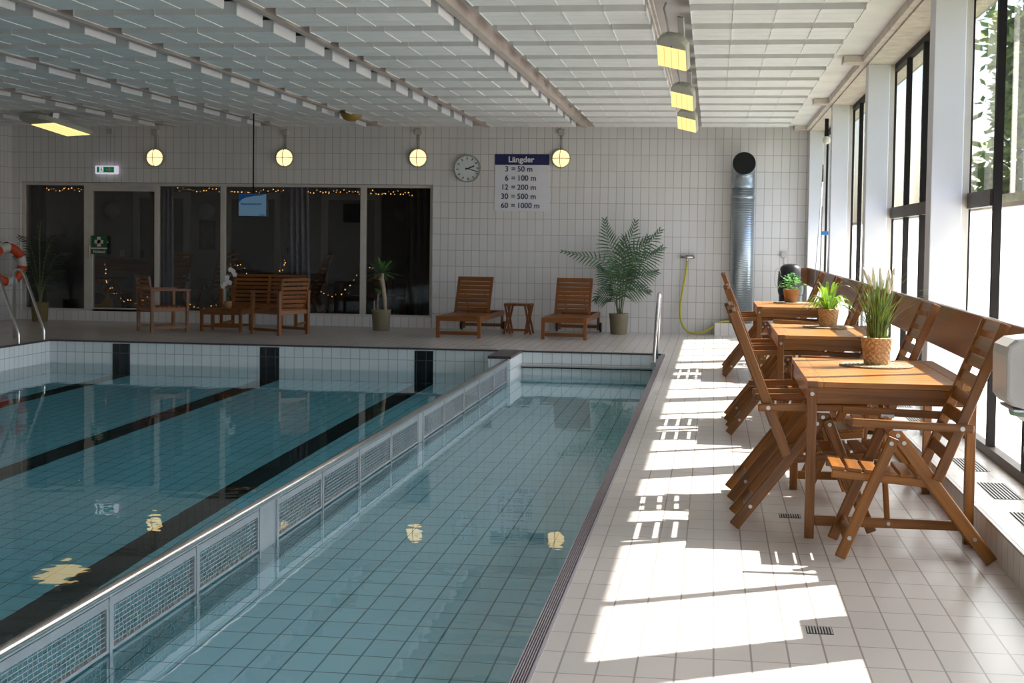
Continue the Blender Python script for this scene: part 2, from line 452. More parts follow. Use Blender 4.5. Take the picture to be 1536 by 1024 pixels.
# ------------------------------------------------------------------ room dimensions (metres)
YW = 22.4; YN = -4.0; XL = -11.37; XG = 1.79; ZC = 3.25
PX0, PX1, PY0, PY1 = -8.73, -.62, -2.0, 18.23
ZW = -.30; ZSH = -.78; ZDP = -1.7; XF = -2.43
COLS = [1.52+4.13*k for k in range(-1, 6)]       # near edges of the window columns
COLS = [-2.61, 1.52, 5.65, 9.78, 13.93, 18.03, 22.16]

# floor
m = MB()
m.box(XL-.3, PX0, YN, YW+.3, -.02, 0); m.box(PX0, PX1+.053, PY1, YW+.3, -.02, 0); m.box(PX0, PX1+.053, YN, PY0, -.02, 0)
m.box(-.567, 1.28, YN, YW+.3, -.02, 0)
struct('floor', m, 'floor_tile')
# window shelf
m = MB(); m.box(1.30, 1.9, YN, YW, -.2, .155); struct('floor_window_shelf', m, 'shelf_tile')
m = MB(); m.box(1.28, 1.30, YN, YW, -.2, .155); struct('trim_1', m, 'riser_tile', bevel=.004)
# far wall with the opening to the lounge room
m = MB()
m.box(-4.38, 1.42, YW, YW+.3, 0, 3.4); m.box(-11.24, -4.38, YW, YW+.3, 2.25, 3.4); m.box(XL, -11.24, YW, YW+.3, 0, 3.4)
m.box(-11.24, -4.38, YW+.02, YW+.3, 0, .16)
struct('wall_far', m, 'wall_tile_xz')
m = MB(); m.box(1.42, 1.95, YW, YW+.3, 0, 3.4); struct('wall_far_pier', m, 'column_white')
m = MB(); m.box(XL-.3, XL, YN, YW+.3, 0, 3.4); struct('wall_left', m, 'wall_tile_yz')
m = MB(); m.box(XL-.3, 1.95, YN-.3, YN, 0, 3.4); struct('wall_near', m, 'wall_dark')
# ceiling slab
m = MB(); m.box(XL-.3, 1.40, YN-.3, YW+.3, ZC, ZC+.15); struct('ceiling', m, 'ceiling_white')
m = MB(); m.box(1.08, 1.40, YN, YW, 3.17, ZC); struct('ceiling_soffit', m, 'plaster_soffit')
m = MB(); m.box(XL-.3, -11.37+.0, YN, YN+.01, 3.2, 3.25)
# lintel over the windows
m = MB(); m.box(1.40, 1.9, YN, YW, 3.09, 3.4); struct('trim_2', m, 'trim_pink')
m = MB(); m.box(1.345, 1.40, YN, YW, 3.105, 3.17); struct('trim_3', m, 'trim_pink', bevel=.004)
for i, y in enumerate(COLS):
    m = MB(); m.box(1.17, 1.345, y-.06, y+.20, 3.10, 3.168); struct('trim_%d' % (10+i), m, 'trim_pink', bevel=.004)
# columns
for i, y in enumerate(COLS):
    m = MB(); m.box(1.40, 1.60, y, y+.22, .155, 3.09)
    struct('wall_column_%d' % (i+1), m, 'column_white', bevel=.006)
    m = MB(); m.box(1.60, 1.645, y+.02, y+.24, .155, 3.09)
    struct('trim_%d' % (30+i), m, 'frame_grey')

# windows, one per bay: dark frame, mullions, clear upper glass, frosted lower film
def window(idx, y0, y1, transoms):
    w = struct_root('window_%d' % idx, (XG, (y0+y1)/2, .155))
    cy = (y0+y1)/2
    def L(mb_boxes):
        mm = MB()
        for b in mb_boxes: mm.box(b[0]-XG, b[1]-XG, b[2]-cy, b[3]-cy, b[4]-.155, b[5]-.155)
        return mm
    obj('sill_frame', L([(1.645, 1.70, y0, y1, .155, .215)]), 'frame_bronze', w)
    obj('head_frame', L([(1.645, 1.70, y0, y1, 3.04, 3.09)]), 'frame_dark', w)
    for my in ((y0+.05, y0+.89, y0+2.03, y0+3.04, y1-.03) if y1-y0 > 3 else (y0+.05, y1-.03)):
        obj('mullion', L([(1.645, 1.69, my-.03, my+.03, .215, 3.04)]), 'frame_dark', w)
    for a, b in transoms:
        obj('transom', L([(1.635, 1.695, y0+a, y0+b, 1.655, 1.755)]), 'frame_bronze', w)
    obj('outer_frame', L([(1.775, 1.80, y0, y1, 1.655, 1.683)]), 'frame_grey', w)
    g = MB(); g.add([(0, y0-cy, 1.683-.155), (0, y1-cy, 1.683-.155), (0, y1-cy, 2.935), (0, y0-cy, 2.935)], [(0, 1, 2, 3)])
    obj('glass_pane', g, 'window_glass', w, label='clear upper window glass with pale streaks')
    g = MB(); g.add([(0, y0-cy, 0), (0, y1-cy, 0), (0, y1-cy, 1.528), (0, y0-cy, 1.528)], [(0, 1, 2, 3)])
    obj('frosted_pane', g, 'frosted_film', w, label='milky white frosted lower glass')
for i in range(6):
    window(i+1, COLS[i]+.27, COLS[i+1]+.27 if i < 5 else YW, [(3.09, 4.13)] if i == 2 else ([(0, 4.13)] if i == 3 else []))
window(7, YN, COLS[0]+.27, [])

# ------------------------------------------------------------------ pool
m = MB()
m.box(PX0-.3, PX1+.3, PY1, PY1+.3, -2.2, -.02)
struct('pool_wall_far', m, 'pool_tile_xz')
m = MB(); m.box(PX0-.3, PX0, PY0, PY1, -2.2, -.02); struct('pool_wall_left', m, 'pool_tile_yz')
m = MB(); m.box(PX1, PX1+.05, PY0, PY1, -2.2, -.045); struct('pool_wall_right', m, 'pool_tile_yz')
m = MB(); m.box(PX0-.3, PX1+.3, PY0-.3, PY0, -2.2, -.02); struct('pool_wall_near', m, 'pool_tile_xz')
m = MB(); m.box(PX0, XF, PY0, PY1, ZDP-.2, ZDP); m.box(XF, PX1, PY0, PY1, ZDP-.2, ZSH); struct('pool_floor', m, 'pool_floor_tile')
# dark coping line along the pool edge
m = MB()
m.box(PX0-.03, PX1, PY1-.012, PY1+.05, -.016, .003); m.box(PX0-.05, PX0+.012, PY0, PY1, -.016, .003)
struct('trim_4', m, 'coping_dark')
# black lane markings: wall columns and floor lines
for i, (a, b) in enumerate(((-7.853, -7.612), (-5.835, -5.574), (-3.778, -3.534))):
    m = MB(); m.box(a, b, PY1-.006, PY1+.01, ZDP, -.03); struct('trim_%d' % (20+i), m, 'black_tile_xz')
    m = MB(); m.box(a, b, PY0+1, PY1-.006, ZDP, ZDP+.004); struct('trim_%d' % (23+i), m, 'black_tile_xy')
# pier that carries the far end of the divider
m = MB(); m.box(-2.655, -2.385, 17.16, PY1, ZDP, -.02); struct('pool_pier', m, 'pool_tile_xz')
m = MB(); m.box(-2.662, -2.379, 17.153, PY1, -.02, .012); struct('trim_5', m, 'coping_dark')
# water body
m = MB(); m.box(PX0-.01, PX1+.01, PY0-.01, PY1+.01, ZDP-.02, ZW)
tag(obj('pool_water', m, 'water'), 'calm clear blue green water filling the swimming pool', 'water', kind='stuff')

# overflow grate along the right edge
g = thing('overflow_grate', 'long dark slotted overflow grate along the right pool edge', 'grate', (-.595, 8, 0))
m = MB(); m.box(-.028, .028, PY0-8, PY1-8, -.045, -.012); obj('channel', m, 'grate_dark', g)
m = MB()
for k in range(7):
    x = -.026+k*.0087; m.box(x-.0019, x+.0019, PY0-8, PY1-8, -.02, 0)
obj('slats', m, 'grate_slat', g)
m = MB(); m.box(.028, .04, PY0-8, PY1-8, -.04, .002); obj('edge_strip', m, 'grate_strip', g)

# divider fence standing in the water
FZ = -.09
fence = thing('pool_divider', 'long stainless steel divider with mesh panels standing in the pool', 'fence', (XF, 11, ZW))
def fl(mm_pts): return mm_pts
def FY(y): return y-11
m = MB(); m.tube([(0, FY(1.0), .262), (0, FY(17.16), .262)], .022, 12); obj('handrail', m, 'steel', fence)
m = MB(); m.box(-.012, .012, FY(1.0), FY(17.16), .236, .25); obj('top_bar', m, 'steel_satin', fence)
posts = [1.55, 2.55, 3.55, 4.58, 5.59, 6.60, 7.57, 7.89, 8.85, 9.82, 10.82, 11.85, 12.07, 13.02, 14.10, 15.06, 16.08, 17.10]
for y in posts:
    m = MB(); m.box(-.016, .016, FY(y)-.012, FY(y)+.012, -.18, .24); obj('post', m, 'steel_satin', fence)
for a, b in zip(posts[:-1], posts[1:]):
    ya, yb = FY(a)+.014, FY(b)-.014
    if b-a < .5:
        m = MB(); m.box(-.006, .006, ya, yb, -.05, .235); obj('solid_panel', m, 'steel_satin', fence, label='narrow plain sheet steel panel'); continue
    m = MB(); m.box(-.012, .012, ya, yb, .195, .232); m.box(-.012, .012, ya, yb, .008, .022); m.box(-.012, .012, ya, ya+.022, .022, .195); m.box(-.012, .012, yb-.022, yb, .022, .195)
    fr = obj('panel_frame', m, 'steel_satin', fence)
    m = MB(); y0, y1 = ya+.022, yb-.022
    nv = 24; nh = 8
    for k in range(1, nv):
        y = y0+(y1-y0)*k/nv
        m.tube([(.003*(-1)**(k+j), y, .02+.176*j/4) for j in range(5)], .0021, 4, False)
    for k in range(nh):
        z = .036+.0205*k; m.tube([(.002, y0, z), (.002, y1, z)], .0022, 4, False)
    obj('wire_mesh', m, 'steel_satin', fr)

# grab bar along the far wall of the shallow end
t = thing('grab_bar', 'white grab bar along the far wall of the shallow water', 'bar', (-1.53, PY1-.07, -.18))
m = MB(); m.box(-.855, .885, -.03, .03, -.012, .012); obj('bar', m, 'plastic_white', t, .006)
m = MB(); m.box(-.855, .885, .03, .07, -.032, -.010); obj('bracket', m, 'grate_dark', t)

# stainless handrail at the right far corner of the pool
t = thing('pool_handrail', 'slim stainless steel handrail at the far right pool corner', 'handrail', (-.655, 17.2, 0))
pts = [(.0, -.42, -.35), (0, -.42, .03), (0, -.40, .12), (.03, -.30, .70), (.032, -.27, .765), (.034, -.18, .80), (.034, .1, .80), (.032, .24, .775), (.03, .28, .70), (.0, .30, .0)]
m = MB(); m.tube(pts, .02, 10); obj('rail', m, 'steel', t)
m = MB(); m.box(-.035, .015, -.47, -.37, -.06, .02); obj('bracket', m, 'steel_satin', t)

# pool ladder on the left
t = thing('pool_ladder', 'stainless steel pool ladder with two bent handrails at the far left pool corner', 'ladder', (-9.0, 17.85, 0))
for y, xo in ((.42, 0), (-.37, .04)):
    m = MB(); m.tube([(-.28+xo, y+.05, 0), (-.28+xo, y+.05, .84), (-.26+xo, y+.04, .90), (-.21+xo, y+.03, .925), (-.155+xo, y+.02, .915), (-.10+xo, y, .85), (.185+xo, y-.07, .17), (.20+xo, y-.07, .11), (.20+xo, y-.07, -1.2)], .020, 10)
    obj('handrail', m, 'steel', t)
for z in (-.35, -.62, -.89, -1.15):
    m = MB(); m.box(.19, .29, -.44, .35, z-.015, z+.015); obj('step', m, 'steel_satin', t)

# ------------------------------------------------------------------ ceiling baffles and rails
BAYS = [(-.20, 1.06, 'by the windows'), (-1.78, -.53, 'just left of the heaters'), (-3.36, -2.10, 'second left of the heaters'),
        (-5.00, -3.68, 'third left of the heaters'), (-6.66, -5.34, 'fourth left of the heaters'), (-8.34, -7.02, 'fifth left of the heaters'),
        (-10.05, -8.74, 'sixth left of the heaters'), (-11.33, -10.45, 'against the left wall')]
ORD = ['first', 'second', 'third', 'fourth', 'fifth', 'sixth', 'seventh', 'eighth', 'ninth', 'tenth', 'eleventh', 'twelfth', 'thirteenth', 'fourteenth', 'fifteenth']
def baffle_proto(w):
    t = thing('ceiling_baffle', 'x', 'ceiling baffle', (0, 0, 3.12), 0, 'white acoustic ceiling baffles')
    m = MB(); n = 4 if w > 1 else 3
    for k in range(n):
        a = -w/2+w*k/n; m.box(a+.0025, a+w/n-.0025, -.32, -.118, 0, .10); m.box(a+.0025, a+w/n-.0025, -.110, .096, .0, .10); m.box(a+.0025, a+w/n-.0025, .104, .32, 0, .10)
    m.box(-w/2+.004, w/2-.004, -.315, .315, .006, .098)
    for k in range(n+1):
        a = -w/2+w*k/n; m.box(a-.004, a+.004, -.323, .32, -.006, .003); m.box(a-.004, a+.004, -.326, -.32, -.006, .10)
    obj('panel', m, 'baffle_white', t)
    m = MB(); m.box(w/2, w/2+.008, -.32, .32, .0, .125); obj('end_plate', m, 'baffle_edge', t)
    m = MB()
    for x in (-w/2+.12, w/2-.12):
        m.box(x-.015, x+.015, -.32, -.28, .10, .13); m.box(x-.015, x+.015, .28, .32, .10, .13)
    obj('hangers', m, 'frame_dark', t)
    return t
for bi, (x0, x1, where) in enumerate(BAYS):
    proto = None
    for r in range(14):
        y = 10.56+.944*(12-r)-.32
        lab = 'white ceiling baffle in the row %s, %s from the far wall' % (where, ORD[r])
        if proto is None:
            proto = baffle_proto(x1-x0); proto.location = ((x0+x1)/2, y, 3.12); proto['label'] = lab
        else:
            dup(proto, ((x0+x1)/2, y, 3.12), None, lab)
for i, x in enumerate((-2.0, -3.50, -5.20, -6.86, -8.58, -10.25)):
    m = MB(); m.box(x-.035, x+.035, YN, YW, 3.145, 3.25); m.box(x-.055, x-.035, YN, YW, 3.19, 3.205)
    struct('trim_%d' % (40+i), m, 'rail_pink')
m = MB(); m.tube([(-.505, 4, 3.16), (-.505, YW, 3.16)], .010, 6); m.tube([(-.475, 4, 3.165), (-.475, YW, 3.165)], .008, 6); struct('trim_46', m, 'trim_pink')
m = MB(); m.box(-11.37, 1.40, YW-.05, YW, 3.165, 3.25); struct('trim_47', m, 'rail_pink')

# ------------------------------------------------------------------ floodlights under the ceiling
def floodlight(label, loc, size, rot, group):
    W, Hh = size
    t = thing('floodlight', label, 'floodlight', loc, 0, group); t.rotation_euler = rot
    # local: front face normal -Y, width X, long axis Z
    def outline(s=1.0):
        p = [(W/2*s, -Hh/2), (W/2*s, Hh*.20)]
        for k in range(1, 9):
            a = PI*k/9; p.append((W/2*s*math.cos(a), Hh*.20+Hh*.30*math.sin(a)))
        p += [(-W/2*s, Hh*.20), (-W/2*s, -Hh/2)]
        return p
    m = MB(); m.prism(outline(), 'Y', 0, .07); obj('housing', m, 'plastic_beige', t, .012)
    m = MB(); m.prism([(-W*.47, -Hh*.47), (W*.47, -Hh*.47), (W*.47, Hh*.16), (-W*.47, Hh*.16)], 'Y', -.006, .0); obj('glowing_glass', m, 'flood_glow', t)
    m = MB()
    for k in (-1, 0, 1): m.box(W*.235*k-.002, W*.235*k+.002, -.012, -.006, -Hh*.46, Hh*.15)
    obj('louvre', m, 'flood_dim', t)
    m = MB(); m.disc((0, -.002, Hh*.2), (0, -1, 0), .008, 8); obj('screw', m, 'black_paint', t)
    return t
def bracket(t_loc, hang, z=3.25):
    pass
for i, (x, y, z, lab) in enumerate(((-.349, 11.35, 2.872, 'beige floodlight with glowing yellow glass, nearest of the row by the windows'),
                               (-.345, 14.86, 2.872, 'beige floodlight with glowing yellow glass, middle of the row by the windows'),
                               (-.352, 17.8, 2.872, 'beige floodlight with glowing yellow glass, farthest of the row by the windows'))):
    t = floodlight(lab, (x, y, z), (.25, .31), (.78, .24, -.28), 'floodlights in the ceiling gap near the windows')
    fl_ = t
    c = MB(); c.tube([(-.03, .04, .14), (-.05, .06, .24), (-.11, .14, .30), (-.13, .26, .30)], .009, 6); obj('cable', c, 'cord_grey', t)
    b = MB(); b.box(.03, .08, .07, .085, .05, .30); obj('bracket', b, 'cord_grey', t)
t = floodlight('large glowing yellow floodlight under the ceiling above the far left deck', (-9.35, 19.6, 2.93), (.60, .95), (1.36, .0, -.55), None)
b = MB(); b.box(-.05, .05, .07, .36, -.05, .05); obj('bracket', b, 'steel_satin', t)
# ceiling dome
t = thing('ceiling_detector', 'small yellowish dome hanging from the ceiling before the far wall', 'detector', (-5.04, 19.8, 3.145))
m = MB(); m.lathe([(0, -.12), (.06, -.112), (.11, -.085), (.14, -.04), (.145, 0), (0, 0)], seg=20); obj('dome', m, 'brass_brown', t)
m = MB(); m.cyl((0, 0, 0), (0, 0, .105), .03); obj('mount', m, 'cord_grey', t)

# ------------------------------------------------------------------ far wall objects
YB = YW-.002
def wall_lamp(x, z, label):
    t = thing('wall_lamp', label, 'lamp', (x, YB, z), 0, 'round lamps on the far tiled wall')
    def ring(pr, seg=28):
        m = MB(); vs = []; fs = []
        for r, y in pr:
            for k in range(seg):
                a = 2*PI*k/seg; vs.append((r*math.cos(a), y, r*math.sin(a)))
        for i in range(len(pr)-1):
            for k in range(seg):
                a, b = i*seg+k, i*seg+(k+1) % seg; fs.append((a, b, b+seg, a+seg))
        m.add(vs, fs, True); return m
    obj('base_ring', ring([(.150, 0), (.150, -.05), (.132, -.055), (.130, -.02), (0.001, -.02)]), 'clock_rim', t)
    obj('globe', ring([(.130, -.03), (.128, -.06), (.11, -.09), (.07, -.11), (.03, -.117), (.001, -.118)]), 'lamp_warm', t)
    m = MB()
    m.tube([(0, -.05, .142), (-.008, -.10, .11), (-.012, -.124, .05), (-.012, -.126, 0), (-.012, -.124, -.05), (-.008, -.10, -.11), (0, -.05, -.142)], .0055, 6)
    m.tube([(.142, -.05, .0), (.11, -.10, 0), (.05, -.126, 0), (0, -.128, 0), (-.05, -.126, 0), (-.11, -.10, 0), (-.142, -.05, 0)], .0055, 6)
    obj('guard', m, 'black_paint', t)
    m = MB(); m.tube([(-.012, -.012, .14), (-.012, -.012, .36)], .007, 6); m.tube([(.012, -.012, .14), (.012, -.012, .36)], .007, 6)
    obj('conduit', m, 'cord_grey', t)
    m = MB(); m.box(-.05, .05, -.06, -.001, .36, .445); obj('junction_box', m, 'plastic_white', t, .006)
for x, z, w in ((-8.917, 2.648, 'leftmost, beside the green exit sign'), (-6.768, 2.658, 'second from left, above the hanging screen'), (-4.608, 2.668, 'left of the clock'), (-2.358, 2.67, 'right of the white lengths sign')):
    wall_lamp(x, z, 'round caged warm wall lamp, '+w)
t = thing('junction_box', 'small grey box under the ceiling above the exit sign', 'box', (-9.68, YB, 3.07))
m = MB(); m.box(-.045, .045, -.06, 0, -.04, .04); obj('box', m, 'plastic_white', t, .006)
m = MB(); m.cyl((0, -.01, -.04), (0, -.01, -.5), .006, 6); obj('conduit', m, 'cord_grey', t)

# clock
t = thing('wall_clock', 'round white wall clock with black hands beside the lengths sign', 'clock', (-3.821, YB, 2.504))
def xz_ring(pr, seg=40):
    m = MB(); vs = []; fs = []
    for r, y in pr:
        for k in range(seg):
            a = 2*PI*k/seg; vs.append((r*math.cos(a), y, r*math.sin(a)))
    for i in range(len(pr)-1):
        for k in range(seg):
            a, b = i*seg+k, i*seg+(k+1) % seg; fs.append((a, b, b+seg, a+seg))
    m.add(vs, fs, True); return m
obj('case', xz_ring([(.212, 0), (.214, -.05), (.206, -.062), (.198, -.05), (.197, -.03)]), 'clock_rim', t)
obj('face', xz_ring([(.199, -.032), (.001, -.033)]), 'clock_white', t)
m = MB()
for k in range(12):
    a = PI/2-2*PI*k/12+.06; d = Vector((math.cos(a), 0, math.sin(a)))
    m.beam(d*.142+Vector((0, -.036, 0)), d*.180+Vector((0, -.036, 0)), .004, .013, (0, 1, 0))
obj('hour_marks', m, 'black_paint', t)
a = math.radians(90-64-4); d = Vector((math.cos(a), 0, math.sin(a)))
m = MB(); m.beam(d*-.035+Vector((0, -.040, 0)), d*.112+Vector((0, -.040, 0)), .004, .017, (0, 1, 0)); obj('hour_hand', m, 'black_paint', t)
a = math.radians(90-106); d = Vector((math.cos(a), 0, math.sin(a)))
m = MB(); m.beam(d*-.035+Vector((0, -.045, 0)), d*.172+Vector((0, -.045, 0)), .004, .012, (0, 1, 0)); obj('minute_hand', m, 'black_paint', t)

# lengths sign
t = thing('lengths_sign', 'white sign listing swim lengths under a navy header', 'sign', (-2.968, YB, 2.2935))
m = MB(); m.box(-.425, .425, -.008, 0, -.4415, .4415); obj('board', m, 'sign_white', t)
m = MB(); m.box(-.425, .425, -.011, -.008, .275, .4415); obj('header', m, 'navy', t)
text_obj('lettering', 'Längder', .125, 'sign_white', t, (-.015, -.0125, .355), align='CENTER', bold=.0030)
for k, (a, b) in enumerate((('3', '50 m'), ('6', '100 m'), ('12', '200 m'), ('30', '500 m'), ('60', '1000 m'))):
    z = .208-.1415*k
    text_obj('lettering', a, .118, 'navy', t, (-.21, -.0095, z), align='RIGHT', bold=.0022)
    text_obj('lettering', '=', .118, 'navy', t, (-.135, -.0095, z), align='CENTER', bold=.0022)
    text_obj('lettering', b, .118, 'navy', t, (-.075, -.0095, z), align='LEFT', bold=.0022)

# exit sign
t = thing('exit_sign', 'lit green emergency exit sign with running man and arrow', 'sign', (-9.73, YB, 2.447))
m = MB(); m.box(-.185, .185, -.07, 0, -.066, .066); obj('light_box', m, 'exit_white', t, .006)
m = MB(); m.box(-.155, .135, -.074, -.070, -.042, .05); obj('green_panel', m, 'exit_green', t)
m = MB()
m.box(-.11, -.045, -.0765, -.074, -.038, .046)
obj('doorway_mark', m, 'exit_white', t)
m = MB()
m.ball((-.078, -.0775, .030), .009, 8, 5, (1, .2, 1))
for p, q, w in (((-.080, .020), (-.076, -.006), .014), ((-.076, -.006), (-.096, -.030), .008), ((-.076, -.006), (-.060, -.018), .008), ((-.060, -.018), (-.062, -.034), .007), ((-.080, .016), (-.060, .004), .006), ((-.080, .016), (-.099, .006), .006)):
    m.beam((p[0], -.078, p[1]), (q[0], -.078, q[1]), .002, w, (0, 1, 0))
obj('running_man', m, 'exit_green', t)
m = MB(); m.prism([(.045, .042), (.065, .042), (.065, .012), (.10, .018), (.10, .0), (.055, -.034), (.01, .0), (.01, .018), (.045, .012)], 'Y', -.077, -.074); obj('arrow', m, 'sign_cream', t)

# ventilation duct on its tiled plinth
m = MB(); m.box(.04, .66, 22.06, YW, 0, .19); struct('trim_6', m, 'wall_tile_xz')
t = thing('ventilation_duct', 'tall galvanised spiral duct with open black elbow on the far wall', 'duct', (.43, 22.20, .19))
m = MB(); m.tube([(0, 0, 0), (0, 0, 2.06)], .17, 32); obj('pipe', m, 'spiral_duct', t)
m = MB(); m.lathe([(.171, 1.88), (.176, 1.885), (.176, 1.915), (.171, 1.92)], seg=32); m.lathe([(.171, 2.04), (.178, 2.045), (.178, 2.09), (.172, 2.1), (.172, 2.2)], seg=32); obj('collar', m, 'galvanised', t)
# elbow: hollow tube turning toward the room
m = MB(); seg = 32; path = []
for k in range(7):
    a = math.radians(82)*k/6; path.append((0, -.19+.19*math.cos(a), 2.20+.19*math.sin(a)))
path.append((0, -.25, 2.40))
m.tube(path, .172, seg, False); obj('elbow', m, 'galvanised', t)
m = MB(); m.disc((0, -.243, 2.399), (0, -1, .14), .167, 32); obj('opening', m, 'duct_black', t, label='black open mouth of the duct')

# tap with yellow hose
t = thing('wall_tap', 'chrome mixer tap on the far tiled wall above a yellow hose', 'tap', (-.392, YB, 1.165))
m = MB(); m.cyl((-.11, -.05, .012), (.11, -.05, .008), .022); m.cyl((-.09, -.05, .01), (-.09, 0, .01), .016); m.cyl((.09, -.05, .01), (.09, 0, .01), .016); obj('body', m, 'steel', t)
m = MB(); m.cyl((0, -.05, 0), (0, -.05, -.065), .014); obj('outlet', m, 'steel', t)
m = MB(); m.box(-.03, .10, -.075, -.02, .030, .042); obj('handle', m, 'brass_brown', t)
t = thing('garden_hose', 'yellow water hose hanging from the tap and curling along the floor', 'hose', (-.392, YB-.05, 0))
hp = [(0, 0, 1.10), (-.01, -.01, 1.0), (-.04, -.02, .8), (-.075, -.03, .58), (-.095, -.03, .38), (-.08, -.06, .22), (-.03, -.10, .10), (.06, -.16, .03), (.17, -.20, .02), (.28, -.22, .05), (.38, -.23, .11), (.47, -.23, .18), (.58, -.20, .209), (.70, -.16, .209)]
def smooth_path(pts, n=4):
    out = []
    P = [Vector(p) for p in pts]
    for i in range(len(P)-1):
        p0, p1, p2, p3 = P[max(i-1, 0)], P[i], P[i+1], P[min(i+2, len(P)-1)]
        for k in range(n):
            u = k/n
            out.append(.5*((2*p1)+(p2-p0)*u+(2*p0-5*p1+4*p2-p3)*u*u+(3*p1-p0-3*p2+p3)*u**3))
    out.append(P[-1]); return out
m = MB(); m.tube(smooth_path(hp), .016, 8); obj('hose', m, 'hose_yellow', t)

# socket on wall
t = thing('wall_socket', 'small white socket on the far wall above the black bin', 'socket', (1.065, YB, 1.235))
m = MB(); m.box(-.042, .042, -.045, 0, -.045, .045); obj('plate', m, 'plastic_white', t, .006)
m = MB(); m.cyl((0, -.02, -.045), (0, -.02, -.16), .006, 6); obj('cable', m, 'cord_grey', t)

# black rounded bin in the corner
t = thing('black_bin', 'glossy black bin with domed lid in the far right corner', 'bin', (1.13, 21.6, 0))
m = MB(); m.lathe([(0, 0), (.14, 0), (.15, .02), (.165, .60), (.165, .66), (0, .66)], seg=24); obj('body', m, 'plastic_black', t)
m = MB(); m.lathe([(.172, .655), (.185, .70), (.19, .85), (.18, .98), (.15, 1.06), (.10, 1.10), (0, 1.11)], seg=24); obj('lid', m, 'plastic_black', t)
m = MB(); m.tube([(-.19+.045*math.cos(a), -.10, .90+.14*math.sin(a)) for a in [2*PI*k/20 for k in range(21)]], .006, 6); obj('hoop', m, 'cord_grey', t)
t = thing('white_jug', 'white plastic jug on the floor beside the black bin', 'jug', (1.2, 20.55, 0.0))
m = MB(); m.lathe([(0, 0), (.055, 0), (.06, .02), (.06, .30), (.045, .36), (.02, .40), (.02, .44), (0, .44)], seg=18); obj('bottle', m, 'plastic_white', t)
m = MB(); m.lathe([(.024, .425), (.024, .455), (0, .457)], seg=14); obj('cap', m, 'pole_blue', t)

# cleaning poles on the window shelf
t = thing('pool_net_pole', 'long white pole with blue crosspiece leaning in the far window corner', 'pole', (1.52, 19.6, .155))
m = MB(); m.cyl((-.04, 0, 0), (.04, .2, 2.05), .013, 8); obj('pole', m, 'plastic_white', t)
m = MB(); m.cyl((.033, .18, 1.86), (.043, .205, 2.13), .024, 10); obj('grip', m, 'pole_sky', t)
m = MB(); m.box(-.10, .08, .09, .14, 1.37, 1.42); obj('crosspiece', m, 'pole_blue', t, .008)
t = thing('steel_pole', 'thin grey pole leaning on the column beside the blue and white pole', 'pole', (1.30, 19.55, .155))
m = MB(); m.cyl((0, 0, 0), (.12, .1, 2.16), .008, 6); obj('shaft', m, 'steel_satin', t)
m = MB(); m.cyl((.117, .098, 2.07), (.122, .102, 2.30), .011, 8); obj('grip', m, 'dirt_brown', t)
t = thing('steel_pole', 'dark thin pole leaning between column and white pole', 'pole', (1.395, 19.6, .155))
m = MB(); m.cyl((0, 0, 0), (.03, .1, 1.75), .006, 6); obj('shaft', m, 'frame_dark', t)
t = thing('corner_spotlight', 'small cream spotlight high in the far window corner', 'lamp', (1.48, 20.0, 2.80))
m = MB(); m.box(-.025, .025, -.02, .02, .04, .29); obj('bracket', m, 'frame_dark', t)
m = MB(); m.ball((0, -.02, 0), .055, 12, 8); obj('head', m, 'sign_cream', t)

# ------------------------------------------------------------------ lounge room behind the glass
YG = YW+.12; YR = 25.6
m = MB(); m.box(XL-.3, -4.2, YW+.3, YR+.3, -.1, .03); struct('floor_lounge', m, 'room_floor')
m = MB(); m.box(XL-.3, -4.2, YR, YR+.2, 0, 2.9); struct('wall_lounge_back', m, 'room_wall')
m = MB(); m.box(XL-.3, XL-.05, YW+.3, YR, 0, 2.9); struct('wall_lounge_left', m, 'room_wall')
m = MB(); m.box(-4.25, -4.1, YW+.3, YR, 0, 2.9); struct('wall_lounge_right', m, 'room_wall')
m = MB(); m.box(XL-.3, -4.1, YW+.3, YR+.2, 2.7, 2.9); struct('ceiling_lounge', m, 'room_wall')
# glazing
w = struct_root('window_lounge', (-7.8, YG, .16))
def gx(x): return x+7.8
m = MB(); m.box(gx(-11.24), gx(-4.38), -.05, .05, 0, .03); m.box(gx(-11.24), gx(-4.38), -.05, .05, 2.04, 2.09); obj('frame_rail', m, 'frame_grey', w)
for a, b in ((-11.24, -11.19), (-7.86, -7.785), (-5.555, -5.47), (-4.43, -4.38)):
    m = MB(); m.box(gx(a), gx(b), -.05, .05, .03, 2.04); obj('mullion', m, 'frame_grey', w)
for a, b in ((-11.19, -10.17), (-8.9, -7.86), (-7.785, -5.555), (-5.47, -4.43)):
    m = MB(); m.box(gx(a), gx(b), -.004, .004, .03, 2.04); obj('glass_pane', m, 'partition_glass', w)
d = struct_root('door_1', (-9.53, YG, .16))
m = MB(); m.box(-.64, -.50, -.05, .05, .03, 2.04); m.box(.56, .63, -.05, .05, .03, 2.04); m.box(-.50, .56, -.05, .05, 1.95, 2.04); m.box(-.50, .56, -.05, .05, .0, .05); obj('door_frame', m, 'frame_grey', d)
m = MB(); m.box(-.50, .56, -.004, .004, .05, 1.95); obj('glass_pane', m, 'partition_glass', d)
m = MB(); m.box(-.535, -.515, -.09, -.05, .86, 1.06); obj('door_handle', m, 'steel', d)
m = MB(); m.box(.10, .55, -.085, -.05, 1.985, 2.03); obj('door_closer', m, 'steel_satin', d)
m = MB(); m.box(-11.24, -4.38, YG-.06, YG+.05, 2.245, 2.26); struct('trim_7', m, 'frame_dark')
